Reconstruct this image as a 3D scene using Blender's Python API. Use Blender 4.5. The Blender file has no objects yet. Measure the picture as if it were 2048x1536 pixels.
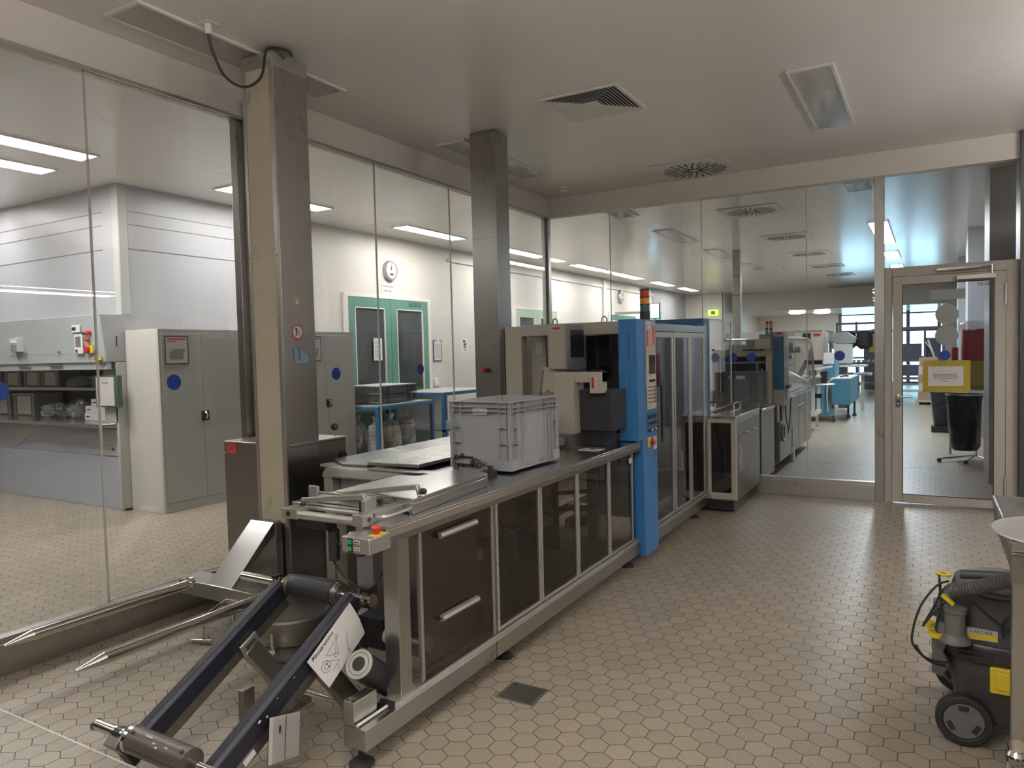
import bpy, bmesh, math, random
from mathutils import Vector, Matrix
random.seed(7)
S = bpy.context.scene
COL = S.collection
PI = math.pi

# ------------------------------------------------------------------ camera
cam_d = bpy.data.cameras.new('camera')
cam = bpy.data.objects.new('camera', cam_d)
COL.objects.link(cam)
cam_d.sensor_fit = 'HORIZONTAL'
cam_d.sensor_width = 36.0
cam_d.lens = 36.0 * 1452.0 / 2048.0
cam_d.clip_start = 0.05
cam_d.clip_end = 200
cam.matrix_world = Matrix((
    (0.86664783, -0.00104558, 0.49891928, 0.0),
    (0.49835333, 0.04947766, -0.86556104, 0.0),
    (-0.02378035, 0.99877468, 0.04340078, 1.47),
    (0, 0, 0, 1)))
S.camera = cam

# ------------------------------------------------------------------ view / world
S.view_settings.view_transform = 'Standard'
S.view_settings.look = 'None'
S.view_settings.gamma = 1.0
S.view_settings.use_curve_mapping = False
S.view_settings.exposure = 0.45
S.cycles.transparent_max_bounces = 32
S.cycles.max_bounces = 10
S.cycles.use_denoising = True
S.cycles.sample_clamp_indirect = 6.0
S.cycles.caustics_reflective = False
S.cycles.caustics_refractive = False
W = bpy.data.worlds.new('world')
S.world = W
W.use_nodes = True
W.node_tree.nodes['Background'].inputs[0].default_value = (0.62, 0.80, 1.0, 1)
W.node_tree.nodes['Background'].inputs[1].default_value = 11.0

LAMP_B = 30.0      # lit strip lights of the corridor and the hall
LAMP_C = 46.0     # lit strip lights of the hall
FILL_UP = 54.0     # upward side of the added pendants, brightens the ceiling
FILL_DOWN = 24.0     # downward side of the added pendants, out of view


# ------------------------------------------------------------------ materials
def nmat(name):
    m = bpy.data.materials.new(name)
    m.use_nodes = True
    nt = m.node_tree
    b = nt.nodes['Principled BSDF']
    return m, nt, b


def _math(nt, op, a, b=None):
    n = nt.nodes.new('ShaderNodeMath')
    n.operation = op
    for i, v in enumerate((a, b)):
        if v is None:
            continue
        if isinstance(v, (int, float)):
            n.inputs[i].default_value = v
        else:
            nt.links.new(v, n.inputs[i])
    return n.outputs[0]


def plain(name, col, rough=0.5, metal=0.0, var=0.06, scale=6.0, bump=0.0, bscale=60.0, spec=0.5, coat=0.0):
    """paint / plastic / plain metal with a little mottling"""
    m, nt, b = nmat(name)
    b.inputs['Roughness'].default_value = rough
    b.inputs['Metallic'].default_value = metal
    b.inputs['Specular IOR Level'].default_value = spec
    b.inputs['Coat Weight'].default_value = coat
    tc = nt.nodes.new('ShaderNodeTexCoord')
    nz = nt.nodes.new('ShaderNodeTexNoise')
    nz.inputs['Scale'].default_value = scale
    nz.inputs['Detail'].default_value = 4
    nt.links.new(tc.outputs['Object'], nz.inputs['Vector'])
    cr = nt.nodes.new('ShaderNodeValToRGB')
    e = cr.color_ramp.elements
    e[0].position = 0.3
    e[1].position = 0.7
    e[0].color = tuple(max(0, c * (1 - var)) for c in col[:3]) + (1,)
    e[1].color = tuple(min(1, c * (1 + var)) for c in col[:3]) + (1,)
    nt.links.new(nz.outputs['Fac'], cr.inputs[0])
    nt.links.new(cr.outputs[0], b.inputs['Base Color'])
    if bump:
        n2 = nt.nodes.new('ShaderNodeTexNoise')
        n2.inputs['Scale'].default_value = bscale
        nt.links.new(tc.outputs['Object'], n2.inputs['Vector'])
        bp = nt.nodes.new('ShaderNodeBump')
        bp.inputs['Strength'].default_value = bump
        bp.inputs['Distance'].default_value = 0.01
        nt.links.new(n2.outputs['Fac'], bp.inputs['Height'])
        nt.links.new(bp.outputs[0], b.inputs['Normal'])
    return m


def steel(name, col=(0.41, 0.40, 0.38), rough=0.30, grain=(4, 4, 260), amt=0.05, smudge=0.10):
    """brushed stainless steel, grain stretched along two axes"""
    m, nt, b = nmat(name)
    b.inputs['Metallic'].default_value = 1.0
    tc = nt.nodes.new('ShaderNodeTexCoord')
    mp = nt.nodes.new('ShaderNodeMapping')
    mp.inputs['Scale'].default_value = grain
    nz = nt.nodes.new('ShaderNodeTexNoise')
    nz.inputs['Scale'].default_value = 1.0
    nz.inputs['Detail'].default_value = 3
    nt.links.new(tc.outputs['Object'], mp.inputs[0])
    nt.links.new(mp.outputs[0], nz.inputs['Vector'])
    n2 = nt.nodes.new('ShaderNodeTexNoise')
    n2.inputs['Scale'].default_value = 2.3
    n2.inputs['Detail'].default_value = 5
    nt.links.new(tc.outputs['Object'], n2.inputs['Vector'])
    r = _math(nt, 'ADD', _math(nt, 'MULTIPLY', nz.outputs['Fac'], amt), _math(nt, 'MULTIPLY', n2.outputs['Fac'], smudge * 2))
    r = _math(nt, 'ADD', r, rough - amt / 2 - smudge)
    nt.links.new(r, b.inputs['Roughness'])
    cr = nt.nodes.new('ShaderNodeValToRGB')
    e = cr.color_ramp.elements
    e[0].position = 0.25
    e[1].position = 0.75
    e[0].color = tuple(c * 0.985 for c in col) + (1,)
    e[1].color = tuple(min(1, c * 1.015) for c in col) + (1,)
    nt.links.new(nz.outputs['Fac'], cr.inputs[0])
    nt.links.new(cr.outputs[0], b.inputs['Base Color'])
    return m


def glass(name, tint=(1, 1, 1), f0=0.04, rough=0.0, gloss=1.0, haze=0.0, hazecol=(0.8, 0.8, 0.8)):
    """thin clear pane: see-through body with a Schlick reflection on both faces"""
    m = bpy.data.materials.new(name)
    m.use_nodes = True
    nt = m.node_tree
    nt.nodes.clear()
    out = nt.nodes.new('ShaderNodeOutputMaterial')
    tr = nt.nodes.new('ShaderNodeBsdfTransparent')
    tr.inputs[0].default_value = tuple(tint) + (1,)
    gl = nt.nodes.new('ShaderNodeBsdfGlossy')
    gl.inputs['Roughness'].default_value = rough
    gl.inputs[0].default_value = (gloss, gloss, gloss, 1)
    lw = nt.nodes.new('ShaderNodeLayerWeight')
    lw.inputs[0].default_value = 0.5
    p = _math(nt, 'POWER', lw.outputs['Facing'], 5.0)
    f = _math(nt, 'ADD', _math(nt, 'MULTIPLY', p, 0.9 - f0), f0)
    mx = nt.nodes.new('ShaderNodeMixShader')
    nt.links.new(f, mx.inputs[0])
    src = tr.outputs[0]
    if haze:
        df = nt.nodes.new('ShaderNodeBsdfDiffuse')
        df.inputs[0].default_value = tuple(hazecol) + (1,)
        m2 = nt.nodes.new('ShaderNodeMixShader')
        m2.inputs[0].default_value = haze
        nt.links.new(src, m2.inputs[1])
        nt.links.new(df.outputs[0], m2.inputs[2])
        src = m2.outputs[0]
    nt.links.new(src, mx.inputs[1])
    nt.links.new(gl.outputs[0], mx.inputs[2])
    nt.links.new(mx.outputs[0], out.inputs[0])
    return m


def emit(name, col, st):
    m, nt, b = nmat(name)
    b.inputs['Base Color'].default_value = tuple(col) + (1,)
    b.inputs['Emission Color'].default_value = tuple(col) + (1,)
    b.inputs['Emission Strength'].default_value = st
    return m


def hex_floor(name):
    m, nt, b = nmat(name)
    L = nt.links.new
    geo = nt.nodes.new('ShaderNodeNewGeometry')
    sep = nt.nodes.new('ShaderNodeSeparateXYZ')
    L(geo.outputs['Position'], sep.inputs[0])
    w = 0.0985
    h = w * math.sqrt(3)
    x = _math(nt, 'ADD', sep.outputs[0], 1.083 + 400 * w)
    y = _math(nt, 'ADD', sep.outputs[1], -2.769 + 400 * h)

    def cell(ox, oy):
        fx = _math(nt, 'FLOOR', _math(nt, 'DIVIDE', _math(nt, 'ADD', x, ox + w / 2), w))
        fy = _math(nt, 'FLOOR', _math(nt, 'DIVIDE', _math(nt, 'ADD', y, oy + h / 2), h))
        lx = _math(nt, 'SUBTRACT', _math(nt, 'ADD', x, ox), _math(nt, 'MULTIPLY', fx, w))
        ly = _math(nt, 'SUBTRACT', _math(nt, 'ADD', y, oy), _math(nt, 'MULTIPLY', fy, h))
        ax = _math(nt, 'ABSOLUTE', lx)
        ay = _math(nt, 'ABSOLUTE', ly)
        d = _math(nt, 'MAXIMUM', ax, _math(nt, 'ADD', _math(nt, 'MULTIPLY', ax, 0.5), _math(nt, 'MULTIPLY', ay, 0.8660254)))
        idv = _math(nt, 'ADD', _math(nt, 'MULTIPLY', fx, 1.37), _math(nt, 'MULTIPLY', fy, 7.13))
        return d, idv
    d1, i1 = cell(0, 0)
    d2, i2 = cell(w / 2, h / 2)
    d = _math(nt, 'MINIMUM', d1, d2)
    sel = _math(nt, 'LESS_THAN', d1, d2)
    idv = _math(nt, 'ADD', _math(nt, 'MULTIPLY', sel, i1),
                _math(nt, 'MULTIPLY', _math(nt, 'SUBTRACT', 1.0, sel), _math(nt, 'ADD', i2, 0.53)))
    wn = nt.nodes.new('ShaderNodeTexWhiteNoise')
    wn.noise_dimensions = '1D'
    L(idv, wn.inputs['W'])
    sp = nt.nodes.new('ShaderNodeTexNoise')
    sp.inputs['Scale'].default_value = 240
    sp.inputs['Detail'].default_value = 3
    L(geo.outputs['Position'], sp.inputs['Vector'])
    wear = nt.nodes.new('ShaderNodeTexNoise')
    wear.inputs['Scale'].default_value = 0.9
    wear.inputs['Detail'].default_value = 5
    L(geo.outputs['Position'], wear.inputs['Vector'])
    cr = nt.nodes.new('ShaderNodeValToRGB')
    e = cr.color_ramp.elements
    e[0].position = 0.34
    e[1].position = 0.66
    e[0].color = (0.215, 0.18, 0.135, 1)
    e[1].color = (0.43, 0.375, 0.295, 1)
    L(sp.outputs['Fac'], cr.inputs[0])
    val = _math(nt, 'ADD', 0.90, _math(nt, 'MULTIPLY', wn.outputs['Value'], 0.16))
    val = _math(nt, 'MULTIPLY', val, _math(nt, 'ADD', 0.86, _math(nt, 'MULTIPLY', wear.outputs['Fac'], 0.28)))
    hs = nt.nodes.new('ShaderNodeHueSaturation')
    L(cr.outputs[0], hs.inputs['Color'])
    L(val, hs.inputs['Value'])
    gm = nt.nodes.new('ShaderNodeMapRange')
    gm.inputs['From Min'].default_value = w / 2 - 0.0022
    gm.inputs['From Max'].default_value = w / 2 - 0.0010
    L(d, gm.inputs[0])
    mx = nt.nodes.new('ShaderNodeMix')
    mx.data_type = 'RGBA'
    L(gm.outputs[0], mx.inputs[0])
    L(hs.outputs[0], mx.inputs[6])
    mx.inputs[7].default_value = (0.045, 0.038, 0.03, 1)
    L(mx.outputs[2], b.inputs['Base Color'])
    rr = _math(nt, 'ADD', 0.25, _math(nt, 'MULTIPLY', sp.outputs['Fac'], 0.22))
    rr = _math(nt, 'ADD', rr, _math(nt, 'MULTIPLY', gm.outputs[0], 0.3))
    L(rr, b.inputs['Roughness'])
    hh = _math(nt, 'SUBTRACT', _math(nt, 'MULTIPLY', sp.outputs['Fac'], 0.25), gm.outputs[0])
    bp = nt.nodes.new('ShaderNodeBump')
    bp.inputs['Strength'].default_value = 0.2
    bp.inputs['Distance'].default_value = 0.002
    L(hh, bp.inputs['Height'])
    L(bp.outputs[0], b.inputs['Normal'])
    return m


M = {}
M['floor'] = hex_floor('hex_quarry_tile')
M['ceil'] = plain('ceiling_paint', (0.78, 0.75, 0.725), 0.32, var=0.015, scale=1.2)
M['ceilB'] = plain('corridor_ceiling_lacquer', (0.80, 0.78, 0.75), 0.2, var=0.02, scale=1.0)
M['soffit'] = plain('soffit_paint', (0.72, 0.68, 0.62), 0.4, var=0.015, scale=1.2)
M['wall'] = plain('cream_wall', (0.66, 0.635, 0.59), 0.45, var=0.02, scale=1.0)
M['wallgrey'] = plain('grey_panel_wall', (0.40, 0.405, 0.43), 0.4, var=0.03, scale=1.5)
M['hoodgreen'] = plain('pale_green_grey_metal', (0.40, 0.44, 0.445), 0.38, var=0.03, scale=2)
M['hoodgrey'] = plain('grey_sheet', (0.36, 0.37, 0.385), 0.42, var=0.03, scale=2)
M['benchblue'] = plain('blue_grey_sheet', (0.40, 0.43, 0.50), 0.35, var=0.04, scale=2)
M['cabgrey'] = plain('cabinet_grey', (0.46, 0.47, 0.45), 0.4, var=0.02, scale=2)
M['cablight'] = plain('cabinet_light_side', (0.56, 0.545, 0.51), 0.45, var=0.02, scale=2)
M['sidewall'] = plain('taupe_side_wall', (0.17, 0.163, 0.15), 0.5, var=0.03, scale=1)
M['darkmetal'] = plain('dark_metal_cladding', (0.10, 0.105, 0.10), 0.35, metal=0.6, var=0.05, scale=2)
M['steelV'] = steel('brushed_steel_vertical', grain=(320, 320, 2))
M['steelH'] = steel('brushed_steel_along', col=(0.46, 0.45, 0.43), grain=(320, 2, 320), rough=0.30)
M['steelX'] = steel('brushed_steel_across', col=(0.56, 0.55, 0.53), grain=(2, 320, 320), rough=0.30)
M['steelT'] = steel('worktop_steel', col=(0.60, 0.60, 0.60), grain=(160, 2, 160), rough=0.24, smudge=0.12)
M['steelD'] = steel('dull_dark_steel', col=(0.31, 0.295, 0.275), grain=(20, 20, 3), rough=0.38)
M['chrome'] = steel('polished_steel', col=(0.72, 0.70, 0.66), grain=(8, 8, 8), rough=0.14, amt=0.04, smudge=0.03)
M['alu'] = steel('anodised_aluminium', col=(0.72, 0.70, 0.67), grain=(30, 30, 30), rough=0.45, amt=0.08, smudge=0.05)
M['aluface'] = plain('satin_aluminium', (0.47, 0.455, 0.43), 0.38, metal=0.8, var=0.04, scale=8)
M['creamstrip'] = plain('cream_plastic_strip', (0.55, 0.49, 0.385), 0.42, var=0.05, scale=3)
def stained(m, dirt=(0.16, 0.15, 0.125), zscale=(9, 9, 3.2), lo=0.60, hi=0.72):
    """grey grime patches over the paint"""
    nt = m.node_tree
    b = nt.nodes['Principled BSDF']
    src = b.inputs['Base Color'].links[0].from_socket
    tc = nt.nodes.new('ShaderNodeTexCoord')
    mp = nt.nodes.new('ShaderNodeMapping')
    mp.inputs['Scale'].default_value = zscale
    nz = nt.nodes.new('ShaderNodeTexNoise')
    nz.inputs['Scale'].default_value = 1.0
    nz.inputs['Detail'].default_value = 6
    nz.inputs['Roughness'].default_value = 0.7
    mr = nt.nodes.new('ShaderNodeMapRange')
    mr.inputs['From Min'].default_value = lo
    mr.inputs['From Max'].default_value = hi
    mr.inputs['To Max'].default_value = 0.6
    mx = nt.nodes.new('ShaderNodeMix')
    mx.data_type = 'RGBA'
    nt.links.new(tc.outputs['Object'], mp.inputs[0])
    nt.links.new(mp.outputs[0], nz.inputs['Vector'])
    nt.links.new(nz.outputs['Fac'], mr.inputs[0])
    nt.links.new(mr.outputs[0], mx.inputs[0])
    nt.links.new(src, mx.inputs[6])
    mx.inputs[7].default_value = tuple(dirt) + (1,)
    nt.links.new(mx.outputs[2], b.inputs['Base Color'])
    return m


stained(M['creamstrip'])
M['glass'] = glass('clear_glass', (0.985, 0.99, 0.985), 0.035)
M['guard'] = glass('brown_tinted_guard', (0.58, 0.53, 0.49), 0.055)
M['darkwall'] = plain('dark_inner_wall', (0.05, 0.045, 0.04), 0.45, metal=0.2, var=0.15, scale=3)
M['clearguard'] = glass('clear_acrylic', (0.90, 0.90, 0.90), 0.05)
M['smoke'] = glass('smoked_acrylic', (0.50, 0.50, 0.52), 0.06)
M['bag'] = glass('thin_plastic_film', (0.92, 0.93, 0.94), 0.22, rough=0.12, haze=0.22, hazecol=(0.9, 0.9, 0.9))
M['seam'] = plain('glass_joint_silicone', (0.60, 0.58, 0.54), 0.35, var=0.05, scale=20)
M['black'] = plain('black_plastic', (0.022, 0.022, 0.024), 0.4, var=0.15)
M['rubber'] = plain('black_rubber', (0.018, 0.018, 0.018), 0.6, var=0.1)
M['roller'] = plain('black_roller_rubber', (0.022, 0.023, 0.027), 0.48, var=0.08)
M['brown'] = plain('dark_bronze_cover', (0.10, 0.088, 0.075), 0.42, metal=0.3, var=0.08)
M['navy'] = plain('navy_foam_pad', (0.009, 0.011, 0.021), 0.5, var=0.2, scale=20)
M['blue'] = plain('machine_blue', (0.045, 0.19, 0.46), 0.35, var=0.04, scale=3)
M['blued'] = plain('machine_blue_dark', (0.035, 0.13, 0.27), 0.4, var=0.04, scale=3)
M['tableblue'] = plain('table_blue', (0.04, 0.16, 0.36), 0.35, var=0.05)
M['teal'] = plain('teal_machine_paint', (0.05, 0.19, 0.29), 0.4, var=0.05)
M['beige'] = plain('machine_beige', (0.47, 0.43, 0.37), 0.45, var=0.03, scale=4)
M['panelbeige'] = plain('keypad_beige', (0.60, 0.55, 0.42), 0.45, var=0.03)
M['screengrey'] = plain('monitor_grey', (0.25, 0.255, 0.26), 0.45, var=0.04)
M['screen'] = plain('dark_screen', (0.025, 0.028, 0.035), 0.12, var=0.1)
M['boxblack'] = plain('charcoal_box', (0.030, 0.031, 0.035), 0.42, var=0.08)
M['crate'] = plain('grey_crate_plastic', (0.38, 0.395, 0.415), 0.42, var=0.03, scale=5)
M['crated'] = plain('dark_grey_crate_plastic', (0.16, 0.165, 0.175), 0.45, var=0.05)
M['white'] = plain('white_plastic', (0.74, 0.73, 0.70), 0.4, var=0.02)
M['paper'] = plain('white_paper', (0.72, 0.71, 0.69), 0.6, var=0.02, scale=12)
M['papera'] = plain('worn_paper', (0.56, 0.54, 0.52), 0.6, var=0.05, scale=9)
M['doorgrey'] = plain('door_frame_paint', (0.48, 0.45, 0.40), 0.45, var=0.015, scale=2)
M['green'] = plain('green_door', (0.11, 0.27, 0.21), 0.4, var=0.03, scale=2)
M['holdergreen'] = plain('dark_green_holder', (0.07, 0.12, 0.10), 0.4, var=0.03)
M['palegreen'] = plain('pale_green_door', (0.42, 0.56, 0.40), 0.4, var=0.03, scale=2)
M['doorglass'] = plain('dark_door_glass', (0.055, 0.06, 0.06), 0.06, var=0.1, scale=1, spec=0.8)
M['lampref'] = plain('lamp_reflector', (0.80, 0.79, 0.77), 0.20, metal=0.55, var=0.03)
M['lampoff'] = glass('lamp_cover_unlit', (0.88, 0.87, 0.85), 0.07, rough=0.10, haze=0.35, hazecol=(0.8, 0.79, 0.77))
M['whitemetal'] = plain('white_metal', (0.76, 0.74, 0.71), 0.4, var=0.02)
M['lit'] = emit('lit_diffuser', (1.0, 0.97, 0.93), LAMP_B)
M['filldown'] = emit('added_fill_down', (1.0, 0.955, 0.91), FILL_DOWN)
M['litC'] = emit('lit_diffuser_hall', (0.86, 0.94, 1.0), LAMP_C)
M['fillup'] = emit('added_fill_up', (1.0, 0.96, 0.93), FILL_UP)
M['dot'] = plain('blue_sticker', (0.015, 0.05, 0.28), 0.5, var=0.04)
M['greydot'] = plain('grey_sticker', (0.30, 0.31, 0.31), 0.6, var=0.03)
M['yellow'] = plain('yellow_plastic', (0.72, 0.55, 0.03), 0.45, var=0.04)
M['yelsheet'] = plain('yellow_sheet', (0.40, 0.30, 0.035), 0.55, var=0.03)
M['red'] = plain('red_plastic', (0.50, 0.03, 0.022), 0.35, var=0.05)
M['redsticker'] = plain('red_sticker', (0.62, 0.06, 0.055), 0.5, var=0.05)
M['orange'] = plain('orange_lens', (0.80, 0.30, 0.02), 0.3, var=0.04)
M['greenl'] = plain('green_lens', (0.02, 0.13, 0.09), 0.3, var=0.04)
M['greenbtn'] = plain('green_button', (0.01, 0.28, 0.10), 0.35, var=0.04)
M['exit'] = emit('exit_sign_yellow_green', (0.62, 0.85, 0.10), 0.9)
M['exitg'] = plain('exit_green', (0.03, 0.38, 0.14), 0.5)
M['ink'] = plain('black_ink', (0.02, 0.02, 0.025), 0.6)
M['vac'] = plain('vacuum_anthracite', (0.060, 0.060, 0.058), 0.45, var=0.06, bump=0.03, bscale=400)
M['vacl'] = plain('vacuum_grey', (0.13, 0.13, 0.125), 0.5, var=0.06)
M['wrapred'] = plain('red_film', (0.34, 0.025, 0.05), 0.35, var=0.1, scale=5)
M['wrapyel'] = plain('yellow_film', (0.42, 0.34, 0.04), 0.4, var=0.1, scale=5)
M['bagblack'] = plain('navy_bin_bag', (0.010, 0.016, 0.028), 0.25, var=0.2, bump=0.5, bscale=9)
M['cardboard'] = plain('cardboard', (0.36, 0.27, 0.19), 0.7, var=0.06)
M['wood'] = plain('pallet_wood', (0.50, 0.40, 0.28), 0.7, var=0.1)
M['cup'] = plain('cream_cup', (0.60, 0.56, 0.49), 0.5, var=0.03)
M['outside'] = emit('sky_lit_facade', (0.50, 0.78, 0.92), 1.1)
M['slate'] = plain('slate_cabinet', (0.17, 0.17, 0.20), 0.45, var=0.03)
M['screenlit'] = emit('lit_monitor', (0.45, 0.68, 0.95), 1.0)
M['winframe'] = plain('window_frame_grey', (0.10, 0.12, 0.16), 0.4)
M['labelblue'] = plain('logo_blue', (0.06, 0.11, 0.22), 0.4)
M['labellight'] = plain('logo_light_blue', (0.20, 0.28, 0.38), 0.4)
M['violet'] = plain('lilac_grey_machine', (0.13, 0.13, 0.24), 0.4, var=0.06)


# ------------------------------------------------------------------ mesh helpers
def V(*a):
    return Vector(a)


class MB:
    def __init__(self):
        self.bm = bmesh.new()

    def poly(self, pts, faces):
        vs = [self.bm.verts.new(p) for p in pts]
        for f in faces:
            try:
                self.bm.faces.new([vs[i] for i in f])
            except ValueError:
                pass
        return self

    def box(self, x0, x1, y0, y1, z0, z1):
        x0, x1 = min(x0, x1), max(x0, x1)
        y0, y1 = min(y0, y1), max(y0, y1)
        z0, z1 = min(z0, z1), max(z0, z1)
        p = [(x0, y0, z0), (x1, y0, z0), (x1, y1, z0), (x0, y1, z0), (x0, y0, z1), (x1, y0, z1), (x1, y1, z1), (x0, y1, z1)]
        return self.poly(p, [(3, 2, 1, 0), (4, 5, 6, 7), (0, 1, 5, 4), (1, 2, 6, 5), (2, 3, 7, 6), (3, 0, 4, 7)])

    def prism(self, pts, axis, a, b):
        """extrude a 2-D outline along an axis; pts are the two other coordinates in xyz order"""
        def mk(p, t):
            if axis == 'X':
                return (t, p[0], p[1])
            if axis == 'Y':
                return (p[0], t, p[1])
            return (p[0], p[1], t)
        n = len(pts)
        P = [mk(p, a) for p in pts] + [mk(p, b) for p in pts]
        F = [tuple(range(n))[::-1], tuple(range(n, 2 * n))]
        for i in range(n):
            F.append((i, (i + 1) % n, n + (i + 1) % n, n + i))
        return self.poly(P, F)

    def cyl(self, p0, p1, r0, r1=None, n=24, caps=True):
        r1 = r0 if r1 is None else r1
        p0, p1 = Vector(p0), Vector(p1)
        d = (p1 - p0).normalized()
        u = d.orthogonal().normalized()
        v = d.cross(u)
        a = [p0 + (u * math.cos(2 * PI * i / n) + v * math.sin(2 * PI * i / n)) * r0 for i in range(n)]
        b = [p1 + (u * math.cos(2 * PI * i / n) + v * math.sin(2 * PI * i / n)) * r1 for i in range(n)]
        F = [(i, (i + 1) % n, n + (i + 1) % n, n + i) for i in range(n)]
        if caps:
            F += [tuple(range(n))[::-1], tuple(range(n, 2 * n))]
        return self.poly(a + b, F)

    def ring(self, p0, p1, ro, ri, n=28):
        p0, p1 = Vector(p0), Vector(p1)
        d = (p1 - p0).normalized()
        u = d.orthogonal().normalized()
        v = d.cross(u)
        P = []
        for p, r in ((p0, ro), (p1, ro), (p1, ri), (p0, ri)):
            P += [p + (u * math.cos(2 * PI * i / n) + v * math.sin(2 * PI * i / n)) * r for i in range(n)]
        F = []
        for k in range(4):
            for i in range(n):
                F.append((k * n + i, k * n + (i + 1) % n, ((k + 1) % 4) * n + (i + 1) % n, ((k + 1) % 4) * n + i))
        return self.poly(P, F)

    def lathe(self, c, prof, axis=(0, 0, 1), n=32, cap=True):
        """prof: list of (radius, height along axis)"""
        c = Vector(c)
        d = Vector(axis).normalized()
        u = d.orthogonal().normalized()
        v = d.cross(u)
        P = []
        for r, h in prof:
            P += [c + d * h + (u * math.cos(2 * PI * i / n) + v * math.sin(2 * PI * i / n)) * max(r, 1e-4) for i in range(n)]
        F = []
        for k in range(len(prof) - 1):
            for i in range(n):
                F.append((k * n + i, k * n + (i + 1) % n, (k + 1) * n + (i + 1) % n, (k + 1) * n + i))
        if cap:
            F.append(tuple(range(n))[::-1])
            F.append(tuple(range((len(prof) - 1) * n, len(prof) * n)))
        return self.poly(P, F)

    def tube(self, pts, r, n=10, smooth=3):
        pts = [Vector(p) for p in pts]
        if smooth and len(pts) > 2:
            q = []
            for i in range(len(pts) - 1):
                a = pts[max(i - 1, 0)]
                b = pts[i]
                c = pts[i + 1]
                d = pts[min(i + 2, len(pts) - 1)]
                for k in range(smooth + 1):
                    t = k / (smooth + 1)
                    q.append(0.5 * ((2 * b) + (c - a) * t + (2 * a - 5 * b + 4 * c - d) * t * t + (3 * b - a - 3 * c + d) * t ** 3))
            q.append(pts[-1])
            pts = q
        P = []
        u = None
        for i, p in enumerate(pts):
            t = (pts[min(i + 1, len(pts) - 1)] - pts[max(i - 1, 0)]).normalized()
            if u is None:
                u = t.orthogonal().normalized()
            u = (u - t * u.dot(t)).normalized()
            v = t.cross(u)
            rr = r[i] if isinstance(r, (list, tuple)) and len(r) == len(pts) else (r if not isinstance(r, (list, tuple)) else r[0])
            P += [p + (u * math.cos(2 * PI * k / n) + v * math.sin(2 * PI * k / n)) * rr for k in range(n)]
        F = []
        for i in range(len(pts) - 1):
            for k in range(n):
                F.append((i * n + k, i * n + (k + 1) % n, (i + 1) * n + (k + 1) % n, (i + 1) * n + k))
        F += [tuple(range(n))[::-1], tuple(range((len(pts) - 1) * n, len(pts) * n))]
        return self.poly(P, F)

    def bar(self, p0, p1, w, h, up=(0, 0, 1)):
        """rectangular bar from p0 to p1; w across, h along up"""
        p0, p1 = Vector(p0), Vector(p1)
        d = (p1 - p0).normalized()
        s = d.cross(Vector(up)).normalized()
        t = s.cross(d).normalized()
        P = []
        for p in (p0, p1):
            for a, b in ((-1, -1), (1, -1), (1, 1), (-1, 1)):
                P.append(p + s * (a * w / 2) + t * (b * h / 2))
        return self.poly(P, [(3, 2, 1, 0), (4, 5, 6, 7), (0, 1, 5, 4), (1, 2, 6, 5), (2, 3, 7, 6), (3, 0, 4, 7)])

    def quad(self, a, b, c, d, th=0.0006):
        a, b, c, d = map(Vector, (a, b, c, d))
        n = (b - a).cross(d - a).normalized() * th
        return self.poly([a, b, c, d, a + n, b + n, c + n, d + n],
                         [(3, 2, 1, 0), (4, 5, 6, 7), (0, 1, 5, 4), (1, 2, 6, 5), (2, 3, 7, 6), (3, 0, 4, 7)])

    def build(self, name, mat, parent=None, smooth=True, bevel=0.0, sub=0):
        bm = self.bm
        bmesh.ops.recalc_face_normals(bm, faces=bm.faces[:])
        off = wloc(parent) if parent is not None else None
        if off is None:
            xs = [v.co for v in bm.verts]
            lo = Vector((min(c.x for c in xs), min(c.y for c in xs), min(c.z for c in xs)))
            hi = Vector((max(c.x for c in xs), max(c.y for c in xs), max(c.z for c in xs)))
            off = Vector(((lo.x + hi.x) / 2, (lo.y + hi.y) / 2, lo.z))
        for v in bm.verts:
            v.co -= off
        me = bpy.data.meshes.new(name)
        bm.to_mesh(me)
        bm.free()
        o = bpy.data.objects.new(name, me)
        COL.objects.link(o)
        me.materials.append(M[mat] if isinstance(mat, str) else mat)
        if parent is not None:
            o.parent = parent
        else:
            o.location = off
        if bevel:
            bv = o.modifiers.new('edge', 'BEVEL')
            bv.width = bevel
            bv.segments = 2
            bv.limit_method = 'ANGLE'
            bv.angle_limit = 0.7
        if sub:
            sb = o.modifiers.new('sub', 'SUBSURF')
            sb.levels = sub
            sb.render_levels = sub
        if smooth:
            for p in me.polygons:
                p.use_smooth = True
            try:
                me.set_sharp_from_angle(angle=0.6)
            except Exception:
                pass
        return o


def wloc(o):
    p = Vector((0, 0, 0))
    while o is not None:
        p += o.location
        o = o.parent
    return p


def tag(o, label=None, cat=None, group=None, kind=None):
    if label:
        o['label'] = label
    if cat:
        o['category'] = cat
    if group:
        o['group'] = group
    if kind:
        o['kind'] = kind
    return o


def thing(name, label, cat, loc=(0, 0, 0), group=None, kind=None):
    o = bpy.data.objects.new(name, None)
    o.empty_display_size = 0.1
    COL.objects.link(o)
    o.location = loc
    return tag(o, label, cat, group, kind)


def struct(o):
    o['kind'] = 'structure'
    return o


def copy_tree(o, parent=None, loc=None, label=None, group=None):
    c = o.copy()
    COL.objects.link(c)
    c.parent = parent
    if loc is not None:
        c.location = loc
    if label:
        c['label'] = label
    if group:
        c['group'] = group
    for ch in [x for x in bpy.data.objects if x.parent == o]:
        copy_tree(ch, c)
    return c


def B(*a):
    return MB().box(*a)


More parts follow.
